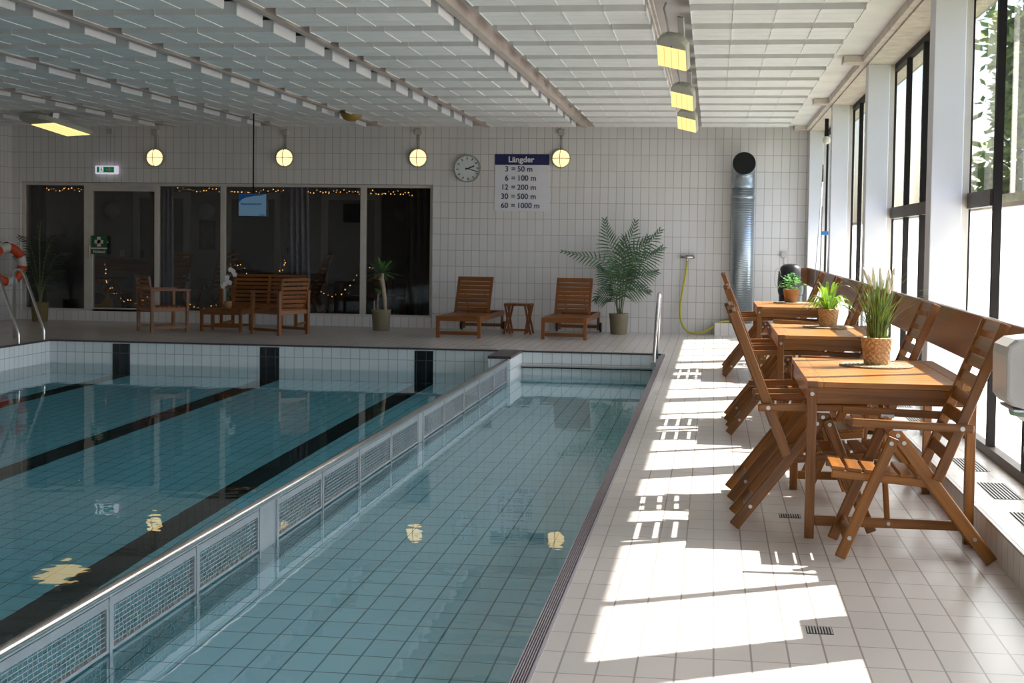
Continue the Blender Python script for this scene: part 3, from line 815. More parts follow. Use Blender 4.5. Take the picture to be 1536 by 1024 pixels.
# first aid sign on door glass
t = thing('first_aid_sign', 'green first aid sign with white cross on the glass door', 'sign', (-9.92, YG-.075, 1.21))
m = MB(); m.box(-.115, .155, -.004, 0, -.02, .175); m.box(-.115, .155, -.004, 0, -.125, -.04); obj('panel', m, 'sign_green', t)
m = MB(); m.box(-.012, .048, -.007, -.004, .0, .155); m.box(-.055, .091, -.007, -.004, .048, .105); obj('cross', m, 'sign_cream', t)
text_obj('lettering', 'Förband', .062, 'sign_cream', t, (.02, -.006, -.085), align='CENTER', bold=.001)
m = MB(); m.box(-.118, .158, -.005, -.001, -.04, -.02); obj('divider', m, 'sign_cream', t)
m = MB(); m.box(-.10, .14, 0, .071, .06, .08); obj('mount', m, 'sign_cream', t)

# doors in the back wall of the lounge
def back_door(idx, x0, x1, ztop=2.2):
    r = struct_root('door_%d' % idx, ((x0+x1)/2, YR, .03)); w_ = (x1-x0)/2
    m = MB(); m.box(-w_, -w_+.12, -.05, 0, 0, ztop-.03); m.box(w_-.12, w_, -.05, 0, 0, ztop-.03); m.box(-w_+.12, w_-.12, -.05, 0, ztop-.15, ztop-.03); obj('door_frame', m, 'door_frame_white', r)
    m = MB(); m.box(-w_+.12, w_-.12, -.02, 0, 0, ztop-.15); obj('door_leaf', m, 'door_dark', r)
    m = MB(); m.box(-w_+.16, -w_+.20, -.06, -.02, .95, 1.10); obj('door_handle', m, 'black_paint', r)
back_door(2, -10.611, -9.525); back_door(3, -8.86, -7.80); back_door(4, -7.042, -5.935)
for x, lab in ((-10.998, 'unlit globe lamp on the lounge back wall behind the glass door'), (-9.182, 'unlit globe lamp above the dark poster on the lounge back wall'), (-5.54, 'unlit globe lamp on the lounge back wall above the yucca')):
    t = thing('globe_lamp', lab, 'lamp', (x, YR, 1.85), 0, 'round globe lamps on the lounge back wall')
    m = MB(); m.ball((0, -.09, 0), .145, 18, 12, (1, .65, 1)); obj('globe', m, 'lamp_globe', t)
    m = MB(); m.cyl((0, -.03, 0), (0, 0, 0), .12, 18); obj('base', m, 'door_frame_white', t)
t = thing('notice_board', 'dark poster on the lounge back wall below a globe lamp', 'poster', (-9.20, YR, 1.416))
m = MB(); m.box(-.15, .15, -.025, 0, -.27, .27); obj('frame', m, 'black_paint', t)
m = MB(); m.box(-.13, .13, -.028, -.025, -.25, .25); obj('sheet', m, 'poster_dark', t)
t = thing('wall_switch', 'small white switch on the lounge back wall', 'switch', (-10.83, YR, 1.06))
m = MB(); m.box(-.05, .05, -.02, 0, -.06, .06); obj('plate', m, 'plastic_white', t)
t = thing('red_notice', 'small red notice on the lounge back wall by the middle door', 'sign', (-7.62, YR, 1.16))
m = MB(); m.box(-.07, .07, -.01, 0, -.05, .05); obj('sheet', m, 'red_sign', t)

# curtains
def curtain(label, x0, x1, mat, waves, flare=.0, y=YG+.22):
    t = thing('curtain', label, 'curtain', ((x0+x1)/2, y, .06), 0, 'curtains behind the lounge glass')
    w_ = (x1-x0); n = waves*10; m = MB(); vs = []; fs = []
    zs = [0.02, .5, 1.0, 1.5, 2.22]
    for j, z in enumerate(zs):
        s = 1+flare*(1-z/2.22)
        for i in range(n+1):
            u = i/n; x = (u-.5)*w_*s+flare*.25*(1-z/2.22)
            vs.append((x, .05*math.sin(u*waves*2*PI)+.012*math.sin(u*waves*4.3*PI+z), z))
    for j in range(len(zs)-1):
        for i in range(n):
            a = j*(n+1)+i; fs.append((a, a+1, a+n+2, a+n+1))
    m.add(vs, fs, True); o = obj('fabric', m, mat, t)
    s = o.modifiers.new('solid', 'SOLIDIFY'); s.thickness = .006
    m = MB(); m.box(-w_/2, w_/2, -.02, .02, 2.22, 2.26); obj('rail', m, 'frame_grey', t)
curtain('black curtain in the left corner behind the lounge glass', -11.22, -10.95, 'curtain_black', 3)
curtain('dark brown curtain beside the glass door', -9.16, -8.98, 'curtain_brown', 3)
curtain('grey curtain between brown curtain and middle pane', -8.96, -8.74, 'curtain_grey', 3)
curtain('grey blue curtain in the middle of the lounge glass', -6.82, -6.48, 'curtain_grey', 4, .12)
curtain('black curtain at the right end of the lounge glass', -4.86, -4.42, 'curtain_black', 4)

# ------------------------------------------------------------------ hanging screen
t = thing('hanging_screen', 'small flat screen hanging on a thin rod before the lounge glass', 'screen', (-6.385, 19.6, 1.69))
m = MB(); m.box(-.213, .213, -.02, .04, -.015, .322); obj('case', m, 'plastic_black', t, .004)
m = MB(); m.box(-.198, .198, -.023, -.02, .002, .307); sc_ = obj('display', m, 'screen_blue', t)
m = MB(); m.prism([(-.196, .305), (.19, .305), (.12, .288), (.02, .28), (-.08, .262), (-.15, .235), (-.196, .19)], 'Y', -.0245, -.023); obj('logo_band', m, 'screen_logo', sc_)
text_obj('lettering', 'Vattentemperatur', .042, 'screen_logo', sc_, (-.175, -.0245, .17), bold=.001)
m = MB(); m.box(.10, .18, -.0245, -.023, .012, .022); obj('caption', m, 'screen_logo', sc_)
m = MB(); m.cyl((0, .015, .31), (0, .015, 1.46), .011, 8); m.box(-.10, .10, -.08, .10, 1.452, 1.468); obj('rod', m, 'frame_dark', t)

# ------------------------------------------------------------------ fairy lights
def fairy(label, pts, n, loc=(0, 0, 0), spread=.03):
    n = int(n*.6)
    base = Vector(pts[0])
    t = thing('fairy_lights', label, 'string lights', base, 0, 'fairy lights in the lounge')
    P = smooth_path([Vector(p)-base for p in pts], 6)
    m = MB(); m.tube(P, .0015, 4, False); obj('wire', m, 'frame_dark', t)
    m = MB(); rnd = random.Random(len(label)*7+n)
    for k in range(n):
        u = (k+.5)/n*(len(P)-1); i = int(u); p = P[i].lerp(P[min(i+1, len(P)-1)], u-i)
        m.ball((p.x+rnd.uniform(-spread, spread)*.6, p.y+rnd.uniform(-.02, .02), p.z+rnd.uniform(-spread, spread)), rnd.choice((.005, .007, .009)), 6, 4)
    o = obj('bulbs', m, 'fairy', t); o['kind'] = 'stuff'
YF = YG+.10
def sag(x0, x1, z, s=.03): return [(x0, YF, z), ((2*x0+x1)/3, YF, z-s), ((x0+2*x1)/3, YF, z-s*.3), (x1, YF, z-s)]
fairy('fairy lights along the top of the left glass pane', sag(-10.9, -10.25, 2.16), 26)
fairy('fairy lights along the top of the glass pane beside the brown curtain', sag(-8.65, -7.92, 2.16), 24)
fairy('fairy lights along the top of the pane behind the screen', sag(-7.75, -6.85, 2.15), 34)
fairy('fairy lights along the top of the pane right of the grey blue curtain', sag(-6.45, -5.6, 2.15), 34)
fairy('fairy lights along the top of the rightmost pane', sag(-5.42, -4.75, 2.14), 30)
fairy('fairy light garland hanging in a bow behind the glass door', [(-10.0, YF+.3, .95), (-10.0, YF+.3, .70), (-9.93, YF+.3, .52), (-9.80, YF+.3, .40), (-9.62, YF+.3, .30), (-9.42, YF+.3, .32), (-9.25, YF+.3, .46), (-9.1, YF+.3, .75)], 34, spread=.04)
fairy('fairy light garland around the small table behind the middle mullion', [(-8.0, YF+.4, .45), (-7.98, YF+.4, .70), (-7.9, YF+.4, .90), (-7.72, YF+.4, .93), (-7.6, YF+.4, .80)], 20, spread=.03)
fairy('fairy light garland in a low bow right of the grey blue curtain', [(-6.35, YF+.3, .52), (-6.2, YF+.3, .44), (-6.0, YF+.3, .47), (-5.82, YF+.3, .62), (-5.66, YF+.3, .86), (-5.48, YF+.3, .95), (-5.35, YF+.3, .72), (-5.25, YF+.3, .55)], 30, spread=.03)
fairy('short fairy light string near the floor left of the coffee table', [(-8.55, YF+.3, .27), (-8.35, YF+.3, .22), (-8.05, YF+.3, .26)], 10, spread=.02)
fairy('fairy light string on the chair beside the grey blue curtain', [(-6.92, YF+.3, 1.05), (-6.95, YF+.3, .90), (-7.05, YF+.3, .78)], 10, spread=.03)

# ------------------------------------------------------------------ wooden folding chair
BV = .004
def make_folding_chair(label, mat='wood_teak', group='folding wooden chairs at the tables', bolts=True):
    """Local: rear feet at x=0, the sitter faces +x, width along y."""
    t = thing('folding_chair', label, 'chair', (0, 0, 0), 0, group)
    hw = .245
    bt, bb = Vector((-.012, 0, 1.075)), Vector((.262, 0, .375)); bd = (bb-bt)
    m = MB()
    for s in (-1, 1): m.beam(bt+Vector((0, s*(hw-.03), 0)), bb+Vector((0, s*(hw-.03), 0)), .026, .046)
    nrm = Vector((bd.z, 0, -bd.x)).normalized()
    n = 9
    for k in range(n):
        u = .036+.92*k/(n-1); c = bt+bd*u
        d = bd.normalized()
        if k == n-1: continue
        m.frame_box(c+nrm*(-.004), Vector((0, 1, 0)), d, nrm, hw-.044, .0285, .009)
    obj('backrest', m, mat, t, BV)
    for s in (-1, 1):
        m = MB(); m.beam((.115, s*(hw-.003), .612), (.64, s*(hw-.003), .628), .030, .036); obj('armrest', m, mat, t, .006)
    lat, lab_ = Vector((.452, 0, .592)), Vector((.012, 0, .014))
    for s in (-1, 1):
        m = MB(); m.beam(lat+Vector((0, s*(hw-.062), 0)), lab_+Vector((0, s*(hw-.062), 0)), .024, .056); obj('rear_leg', m, mat, t, .006)
    for s in (-1, 1):
        m = MB(); m.beam((.452, s*(hw-.034), .560), (.675, s*(hw-.034), .014), .024, .050); obj('front_leg', m, mat, t, .006)
    for s in (-1, 1):
        m = MB(); m.box(-.018, .0, -.012, .012, -.0, .0)
    m = MB(); sf, sr = Vector((.716, 0, .398)), Vector((.262, 0, .362)); sd = (sr-sf)
    for s in (-1, 1): m.beam(sf+Vector((0, s*.165, -.012)), sr+Vector((0, s*.165, -.012)), .024, .036)
    d = sd.normalized(); nn = Vector((-d.z, 0, d.x))
    for k in range(6):
        c = sf+sd*(.062+.165*k); m.frame_box(c+Vector((0, 0, .014)), Vector((0, 1, 0)), d, Vector((d.z, 0, -d.x)), .178, .030, .0085)
    obj('seat', m, mat, t, BV)
    m = MB(); m.frame_box((.635, 0, .10), Vector((0, 1, 0)), Vector((.38, 0, -.925)), Vector((.925, 0, .38)), hw-.046, .030, .009); obj('front_crossbar', m, mat, t, BV)
    m = MB(); m.frame_box((.085, 0, .115), Vector((0, 1, 0)), Vector((.6, 0, .8)), Vector((-.8, 0, .6)), hw-.074, .030, .009); obj('rear_crossbar', m, mat, t, BV)
    if bolts:
        for s in (-1, 1):
            y = s*(hw+.012)
            m = MB(); m.cyl((.165, s*(hw+.0), .613), (.165, y+s*.003, .613), .0105, 10); obj('bolt', m, 'bolt_metal', t)
            yl = s*(hw-.022)
            m = MB(); m.cyl((.463, yl-s*.002, .535), (.463, yl+s*.004, .535), .0095, 10); obj('bolt', m, 'bolt_metal', t)
            m = MB(); m.cyl((.636, yl-s*.002, .105), (.636, yl+s*.004, .105), .0095, 10); obj('bolt', m, 'bolt_metal', t)
            yr = s*(hw-.05)
            m = MB(); m.cyl((.405, yr-s*.002, .535), (.405, yr+s*.004, .535), .0095, 10); m.cyl((.432, yr-s*.002, .568), (.432, yr+s*.004, .568), .0095, 10); obj('bolt', m, 'bolt_metal', t)
            m = MB(); m.cyl((.09, yr-s*.002, .115), (.09, yr+s*.004, .115), .0095, 10); obj('bolt', m, 'bolt_metal', t)
        for s in (-1, 1):
            m = MB(); m.box(.40, .46, s*(hw-.010)-.012, s*(hw-.010)+.012, .596, .612); obj('arm_bracket', m, 'steel_satin', t)
    return t
ch = make_folding_chair('folding wooden chair on the pool side of the nearest table, closer to the camera')
ch.location = (.115, 7.15+.245, 0)
left = [(7.90, 'folding wooden chair on the pool side of the nearest table, at its far end'),
        (10.66, 'folding wooden chair on the pool side of the middle table, at its near end'),
        (11.44, 'folding wooden chair on the pool side of the middle table, at its far end'),
        (15.27, 'folding wooden chair on the pool side of the farthest table, at its near end'),
        (16.05, 'folding wooden chair on the pool side of the farthest table, at its far end')]
for y, lab in left: dup(ch, (.115+random.uniform(-.012, .012), y+.245, 0), random.uniform(-.02, .02), lab)
right = [(6.54, 1.262, 'folding wooden chair on the window side, nearest the camera with full side in view'),
         (8.50, 1.255, 'folding wooden chair on the window side behind the tall grass plant'),
         (10.14, 1.245, 'folding wooden chair on the window side at the near end of the middle table'),
         (12.02, 1.25, 'folding wooden chair on the window side behind the fern pot'),
         (14.74, 1.25, 'folding wooden chair on the window side at the near end of the farthest table'),
         (16.90, 1.25, 'folding wooden chair on the window side, farthest from the camera')]
for y, x, lab in right: dup(ch, (x, y+.245, 0), PI+(0 if y < 7 else random.uniform(-.02, .02)), lab)

# ------------------------------------------------------------------ wooden tables
def make_table(label, loc):
    W, L, H = .785, 1.43, .758
    t = thing('wooden_table', label, 'table', loc, 0, 'wooden tables by the windows')
    m = MB()
    m.box(-W/2, -W/2+.075, -L/2, L/2, H-.028, H); m.box(W/2-.075, W/2, -L/2, L/2, H-.028, H)
    n = 14; a, b = -L/2, L/2
    for k in range(n):
        y0 = a+(b-a)*k/n; m.box(-W/2+.0765, W/2-.0765, y0+.0012, y0+(b-a)/n-.0012, H-.028, H-.001)
    m.box(-W/2+.02, W/2-.02, -L/2+.02, L/2-.02, H-.034, H-.026)
    obj('tabletop', m, 'wood_table', t, .0025)
    m = MB(); m.box(-W/2+.045, W/2-.045, -L/2+.008, -L/2+.03, H-.105, H-.029); m.box(-W/2+.045, W/2-.045, L/2-.03, L/2-.008, H-.105, H-.029)
    m.box(-W/2+.008, -W/2+.03, -L/2+.045, L/2-.045, H-.105, H-.029); m.box(W/2-.03, W/2-.008, -L/2+.045, L/2-.045, H-.105, H-.029); obj('apron', m, 'wood_teak', t, .002)
    for sx in (-1, 1):
        for sy in (-1, 1):
            m = MB(); cx, cy = sx*(W/2-.0225), sy*(L/2-.0225); m.box(cx-.0225, cx+.0225, cy-.0225, cy+.0225, 0, H-.028); lg = obj('leg', m, 'wood_teak', t, .004)
            m = MB(); m.cyl((cx, sy*(L/2-.002), H-.06), (cx, sy*(L/2+.003), H-.06), .010, 10); obj('bolt', m, 'bolt_metal', lg)
    for sy in (-1, 1):
        cy = sy*(L/2-.024); m = MB(); m.box(-W/2+.045, W/2-.045, cy-.011, cy+.011, .062, .108); s_ = obj('stretcher', m, 'wood_teak', t, .004)
        m = MB(); m.cyl((.0, cy-sy*.0, .085), (.0, cy+sy*.016, .085), .009, 10); obj('bolt', m, 'bolt_metal', s_)
        m = MB(); m.beam((0, cy-sy*.02, .075), (0, cy-sy*.50, H-.05), .026, .028, (1, 0, 0)); obj('brace', m, 'wood_teak', t, .003)
    m = MB(); m.box(-W/2-.001, -W/2+.048, -L/2-.001, -L/2+.046, H-.027, H+.001); obj('corner_cap', m, 'wood_board', t, label='grey end grain corner of the tabletop')
    return t
tb = make_table('sunlit wooden table nearest the camera with tall grass plant', (.852, 7.035+.715+.0, 0))
dup(tb, (.862, 10.50+.715, 0), 0, 'wooden table in the middle of the row with fern pot')
dup(tb, (.85, 15.06+.715, 0), 0, 'wooden table farthest down the row with leafy pot plant')
TH = .759

# ------------------------------------------------------------------ plants on the tables
def basket(parent, rt, rb, h, mat='pot_terracotta', weave=True):
    m = MB(); rows = 30 if weave else 6; seg = 60 if weave else 28
    prof = [(rb+(rt-rb)*i/rows, h*i/rows) for i in range(rows+1)]
    def mod(i, k, a):
        return .0042*math.sin(a*13+PI*(i//3 % 2))*(1 if 0 < i < rows else 0) if weave else 0
    m.lathe(prof, seg=seg, mod=mod)
    m.lathe([(rt, h), (rt-.006, h+.003), (rt-.010, h-.02)], seg=seg); m.lathe([(0.001, 0.001), (rb, 0)], seg=seg)
    obj('basket', m, mat, parent)
    m = MB(); m.disc((0, 0, h-.02), (0, 0, 1), rt-.008, 24); obj('soil', m, 'soil', parent)
def mk_basket_mat():
    m, nt, out = new_mat('wicker')
    b = principled(nt, out, (.5, .3, .13), .6)
    tc = N(nt, 'ShaderNodeTexCoord'); nz = N(nt, 'ShaderNodeTexNoise'); nz.inputs['Scale'].default_value = 70
    nt.links.new(tc.outputs['Object'], nz.inputs['Vector'])
    r = N(nt, 'ShaderNodeValToRGB'); r.color_ramp.elements[0].position = .35; r.color_ramp.elements[1].position = .62
    r.color_ramp.elements[0].color = (.40, .21, .08, 1); r.color_ramp.elements[1].color = (.62, .40, .20, 1)
    nt.links.new(nz.outputs['Fac'], r.inputs[0]); nt.links.new(r.outputs[0], b.inputs['Base Color'])
mk_basket_mat()
def mk_raffia():
    m, nt, out = new_mat('raffia')
    b = principled(nt, out, (.6, .5, .38), .85)
    tc = N(nt, 'ShaderNodeTexCoord')
    wv = N(nt, 'ShaderNodeTexWave', wave_type='RINGS', rings_direction='Z'); wv.inputs['Scale'].default_value = 22; wv.inputs['Distortion'].default_value = 6; wv.inputs['Detail Scale'].default_value = 8
    nt.links.new(tc.outputs['Object'], wv.inputs['Vector'])
    r = N(nt, 'ShaderNodeValToRGB'); r.color_ramp.elements[0].color = (.16, .10, .055, 1); r.color_ramp.elements[1].color = (.46, .36, .25, 1)
    nt.links.new(wv.outputs['Fac'], r.inputs[0]); nt.links.new(r.outputs[0], b.inputs['Base Color'])
    bp = N(nt, 'ShaderNodeBump'); bp.inputs['Strength'].default_value = .7; bp.inputs['Distance'].default_value = .004
    nt.links.new(wv.outputs['Fac'], bp.inputs['Height']); nt.links.new(bp.outputs[0], b.inputs['Normal'])
mk_raffia()
def placemat(label, loc, r):
    m = MB(); rings = 9; prof = [(.001, .008)]
    for i in range(rings):
        r0 = r*(i+.1)/rings; r1 = r*(i+.5)/rings; r2 = r*(i+.95)/rings
        prof += [(r0, .006), (r1, .010), (r2, .006)]
    prof += [(r, .0), (.001, .0)]
    m.lathe(prof, seg=48, mod=lambda i, k, a: .0022*math.sin(a*24+i))
    o = obj('placemat', m, 'raffia'); o.location = loc
    tag(o, label, 'placemat', 'round woven placemats on the tables')
placemat('round woven raffia mat under the tall grass pot', (.885, 8.02, TH), .195)
placemat('round woven raffia mat under the fern pot', (.90, 11.55, TH), .195)
placemat('round woven raffia mat under the leafy pot plant on the farthest table', (.855, 16.05, TH), .195)

t = thing('potted_grass', 'tall ornamental grass with cream plumes in a woven basket on the nearest table', 'plant', (.885, 8.02, TH+.010))
basket(t, .082, .062, .142, 'wicker')
rnd = random.Random(3)
m = MB()
for k in range(150):
    a = rnd.uniform(0, 2*PI); r0 = rnd.uniform(0, .055); h = rnd.uniform(.22, .50); lean = rnd.uniform(.01, .10)*(1.0 if k < 128 else 2.1)
    d = Vector((math.cos(a), math.sin(a), 0)); base = d*r0+Vector((0, 0, .12))
    if k >= 128: h = rnd.uniform(.25, .42)
    pts = []; ws = []
    for j in range(6):
        u = j/5; pts.append(base+d*(lean*u*u*1.3+.02*u)+Vector((0, 0, h*(u-.18*u*u*u*(1 if k < 128 else 2.0))))); ws.append(.0055*(1-u)**.6+.0006)
    sd = Vector((-d.y, d.x, 0)); sd = (sd+Vector((rnd.uniform(-.8, .8), rnd.uniform(-.8, .8), 0))).normalized()
    m.strip(pts, ws, sd)
# long arching blades as in the photo
for dx, dz, top in ((-.20, .40, .44), (.29, .38, .43), (.31, .35, .37), (.20, .47, .50), (.15, .55, .58), (.19, .36, .36), (-.13, .20, .22)):
    P0 = Vector((dx*.12, -.02, .12)); P2 = Vector((dx, rnd.uniform(-.05, .05), .02+dz)); P1 = Vector((dx*.45, 0, .12+dz*.85))
    pts = [P0*(1-u)**2+P1*2*u*(1-u)+P2*u*u for u in [j/8 for j in range(9)]]
    m.strip(pts, [.006*(1-j/8)**.6+.0008 for j in range(9)], (.5, .75, .4))
obj('foliage', m, 'grass_leaf', t)
for bx, bz, tx, tz in ((-.03, .42, -.08, .52), (-.015, .40, -.025, .53), (.02, .40, .012, .53), (.065, .40, .058, .52), (.055, .38, .05, .46), (.078, .42, .084, .53), (.09, .43, .10, .52), (.072, .395, .075, .49)):
    y = rnd.uniform(-.03, .03); m = MB(); B = Vector((bx, y, bz)); T = Vector((tx, y+.01, tz))
    m.tube([B+(T-B)*u for u in (0, .08, .3, .6, .85, 1)], [.004, .010, .013, .012, .008, .001], 8)
    p = obj('plume', m, 'plume_cream', t)
    m = MB(); m.tube([(bx*.3, y*.5, .13), (bx*.7, y, bz*.6), B], .0013, 4); obj('stalk', m, 'grass_leaf', p)

t = thing('potted_fern', 'bright green fern in a woven basket on the middle table', 'plant', (.90, 11.55, TH+.010))
basket(t, .078, .062, .132, 'wicker')
rnd = random.Random(11); m = MB()
for k in range(34):
    a = 2*PI*k/34+rnd.uniform(-.15, .15); inner = k % 3 == 0
    L = rnd.uniform(.13, .19) if inner else rnd.uniform(.16, .24); up = rnd.uniform(.16, .21) if inner else rnd.uniform(.06, .13)
    d = Vector((math.cos(a), math.sin(a), 0)); b = d*.02+Vector((0, 0, .115)); pts = []; ws = []
    for j in range(8):
        u = j/7; pts.append(b+d*(L*u*(.55 if inner else 1))+Vector((0, 0, up*math.sin(min(1, u*1.02)*PI*(.55 if inner else .78))*1.15-(0 if inner else .05*u*u)))); ws.append(.026*math.sin(PI*(.12+.86*u))+.002)
    m.strip(pts, ws, (-d.y, d.x, .15))
obj('fronds', m, 'fern_leaf', t)

t = thing('potted_foliage_plant', 'small round leaved green plant in a smooth wooden pot on the farthest table', 'plant', (.85, 16.05, TH+.010))
m = MB(); m.lathe([(.001, 0), (.066, 0), (.088, .138), (.092, .142), (.083, .142), (.078, .12), (.001, .12)], seg=28); obj('pot', m, 'wood_pot', t)
rnd = random.Random(5); m = MB()
for k in range(120):
    a = rnd.uniform(0, 2*PI); R = rnd.uniform(.02, .15)*(1 if rnd.random() < .8 else 1.15); z = .16+rnd.uniform(0, .17)*(1-(R/.19)**2)+rnd.uniform(-.03, .02)
    c = Vector((R*math.cos(a), R*math.sin(a), max(.14, z))); d = Vector((math.cos(a+rnd.uniform(-.7, .7)), math.sin(a), rnd.uniform(-.1, .6))).normalized(); s = rnd.uniform(.024, .038)
    sd = d.cross(Vector((0, 0, 1))).normalized(); pts = [c+d*s*1.5*(j/4-.5)+Vector((0, 0, -.008*((j/4-.5)*2)**2)) for j in range(5)]
    m.strip(pts, [.002, s*.85, s*1.1, s*.8, .002], sd)
obj('leaves', m, 'ficus_leaf', t)
m = MB()
for k in range(9):
    a = 2*PI*k/9; m.tube([(.01*math.cos(a), .01*math.sin(a), .11), (.05*math.cos(a), .05*math.sin(a), .22)], .003, 5)
obj('stems', m, 'palm_stem', t)

# ------------------------------------------------------------------ backrest board along the windows
bd_ = thing('backrest_board', 'long varnished brown board fixed along the window columns', 'board', (1.375, 13.5, .80))
m = MB(); m.box(-.015, .018, 3.0-13.5, 9.5-13.5, 0, .258); m.box(-.015, .018, 9.503-13.5, 16.0-13.5, 0, .258); m.box(-.015, .018, 16.003-13.5, 21.3-13.5, 0, .258); obj('board', m, 'wood_board', bd_, .006)
m = MB(); m.box(-.12, -.015, 21.26-13.5, 21.30-13.5, 0, .258); obj('end_board', m, 'wood_board', bd_, .004)

# ------------------------------------------------------------------ paper towel dispenser on the near column
t = thing('paper_towel_dispenser', 'white plastic paper dispenser with crumpled paper on the near column', 'dispenser', (1.38, 5.80, .80))
prof = [(0, .28), (-.10, .279), (-.235, .262), (-.27, .235), (-.275, .20), (-.272, .04), (-.25, .012), (-.20, 0), (0, 0)]
m = MB(); m.prism([(x, z) for x, z in prof], 'Y', -.14, .15); obj('cover', m, 'plastic_white', t, .012)
m = MB(); m.prism([(-.02, -.001), (-.245, -.001), (-.24, -.012), (-.02, -.012)], 'Y', -.13, .14); obj('base', m, 'steel_satin', t, .004)
m = MB(); m.lathe([(.001, -.07), (.05, -.06), (.09, -.035), (.10, -.012), (.001, -.012)], (-.13, 0, 0), 20, True, lambda i, k, a: .008*math.sin(a*5+i)); obj('paper', m, 'paper_white', t)
m = MB(); m.lathe([(.101, -.035), (.106, -.02), (.106, -.012)], (-.13, 0, 0), 20); obj('green_rim', m, 'plastic_green', t)
m = MB(); m.strip([(-.17, -.03, -.05), (-.18, -.032, -.075), (-.176, -.03, -.10), (-.182, -.03, -.18)], [.03, .028, .012, .004], (.3, .95, 0)); obj('paper_tail', m, 'paper_white', t)
m = MB(); m.box(-.01, .02, -.1, .1, .02, .27); obj('wall_plate', m, 'plastic_white', t)

# ------------------------------------------------------------------ vents in the shelf and floor drains
def vent(label, x0, x1, y0, y1, z, nbars, group, along='Y'):
    cx, cy = (x0+x1)/2, (y0+y1)/2
    t = thing('floor_vent' if group.startswith('vent') else 'floor_drain', label, 'vent' if group.startswith('vent') else 'drain', (cx, cy, z), 0, group)
    m = MB(); m.box(x0-cx, x1-cx, y0-cy, y1-cy, -.004, .0008); obj('recess', m, 'black_void', t)
    m = MB()
    for k in range(nbars):
        if along == 'Y':
            w = (x1-x0)/nbars; a = x0-cx+w*(k+.30); m.box(a, a+w*.42, y0-cy, y1-cy, .0009, .003)
        else:
            w = (x1-x0)/nbars; a = x0-cx+w*(k+.25); m.box(a, a+w*.45, y0-cy+.006, y1-cy-.006, .0009, .003)
    obj('slats', m, 'vent_metal', t)
for y, lab in ((6.2, 'slotted metal vent in the window shelf closest to the camera'), (7.10, None), (7.92, None), (8.80, None), (9.7, None), (11.05, None), (12.0, None)):
    pass
VT = [(6.58, 7.08, 'slotted vent in the window shelf under the paper dispenser side'), (7.44, 7.94, 'slotted vent in the window shelf beside the near chair back'), (8.33, 8.81, 'slotted vent in the window shelf right of the nearest table leg'),
      (10.62, 11.08, 'slotted vent in the window shelf seen under the nearest table'), (11.5, 12.01, 'slotted vent in the window shelf seen below the far chairs')]
for y0, y1, lab in VT: vent(lab, 1.413, 1.556, y0, y1, .1555, 8, 'vents in the window shelf')
vent('small metal floor drain in the sunlit tiles nearest the camera', .365, .46, 5.31, 5.41, .0005, 9, 'drains in the tiled floor', 'X')
vent('small metal floor drain beside the nearest table leg', .365, .475, 7.545, 7.655, .0005, 9, 'drains in the tiled floor', 'X')
vent('small floor drain on the far deck before the left lounger stool', -3.02, -2.88, 18.88, 19.0, .0005, 8, 'drains in the tiled floor', 'X')

# ------------------------------------------------------------------ sun loungers on the far deck
def make_lounger(label, loc, rz, mat='wood_teak_dim'):
    t = thing('sun_lounger', label, 'sun lounger', loc, rz, 'wooden sun loungers by the far wall')
    W, L = .60, 1.98
    m = MB()
    for s in (-1, 1): m.box(s*(W/2)-.0225, s*(W/2)+.0225, 0, L, .235, .31)
    m.box(-W/2, W/2, 0, .03, .24, .31); m.box(-W/2, W/2, L-.03, L, .24, .31); obj('frame', m, mat, t, .004)
    for sx in (-1, 1):
        m = MB(); m.box(sx*W/2-.024, sx*W/2+.024, -.003, .052, 0, .312); obj('leg', m, mat, t, .004)
        m = MB(); m.box(sx*W/2-.02, sx*W/2+.02, L-.10, L-.055, .03, .24); obj('leg', m, mat, t, .004)
        m = MB(); m.cyl((sx*W/2+sx*.025, L-.08, .075), (sx*W/2+sx*.055, L-.08, .075), .075, 18); obj('wheel', m, 'plastic_black', t)
    m = MB(); m.box(-W/2, W/2, .01, .04, .045, .095); obj('stretcher', m, mat, t, .003)
    m = MB(); m.box(-W/2, W/2, L-.09, L-.06, .06, .11); obj('stretcher', m, mat, t, .003)
    m = MB(); n = 11
    for k in range(n): y = .045+k*.086; m.box(-W/2+.026, W/2-.026, y, y+.070, .295, .315)
    obj('seat_slats', m, mat, t, .003)
    a = math.radians(60); hy = 1.0
    m = MB(); dv = Vector((0, math.cos(a), math.sin(a))); nv = Vector((0, -math.sin(a), math.cos(a)))
    for s in (-1, 1): m.frame_box(Vector((s*(W/2-.05), hy, .32))+dv*.29, Vector((1, 0, 0)), dv, nv, .02, .30, .019)
    for k in range(8):
        c = Vector((0, hy, .32))+dv*(.045+k*.073)+nv*.012; m.frame_box(c, Vector((1, 0, 0)), dv, nv, W/2-.07, .030, .009)
    m.frame_box(Vector((0, hy, .32))+dv*.575, Vector((1, 0, 0)), dv, nv, W/2-.03, .022, .019)
    obj('backrest', m, mat, t, .003)
    m = MB(); m.beam(Vector((-.15, hy, .32))+dv*.35, (-.15, L-.35, .26), .02, .02, (1, 0, 0)); m.beam(Vector((.15, hy, .32))+dv*.35, (.15, L-.35, .26), .02, .02, (1, 0, 0)); obj('back_support', m, mat, t)
    return t
lg = make_lounger('wooden sun lounger with raised slatted back, left of the folding stool', (-3.575, 20.27, 0), -.03)
dup(lg, (-2.075, 20.38, 0), -.02, 'wooden sun lounger with raised slatted back, beside the potted palm')
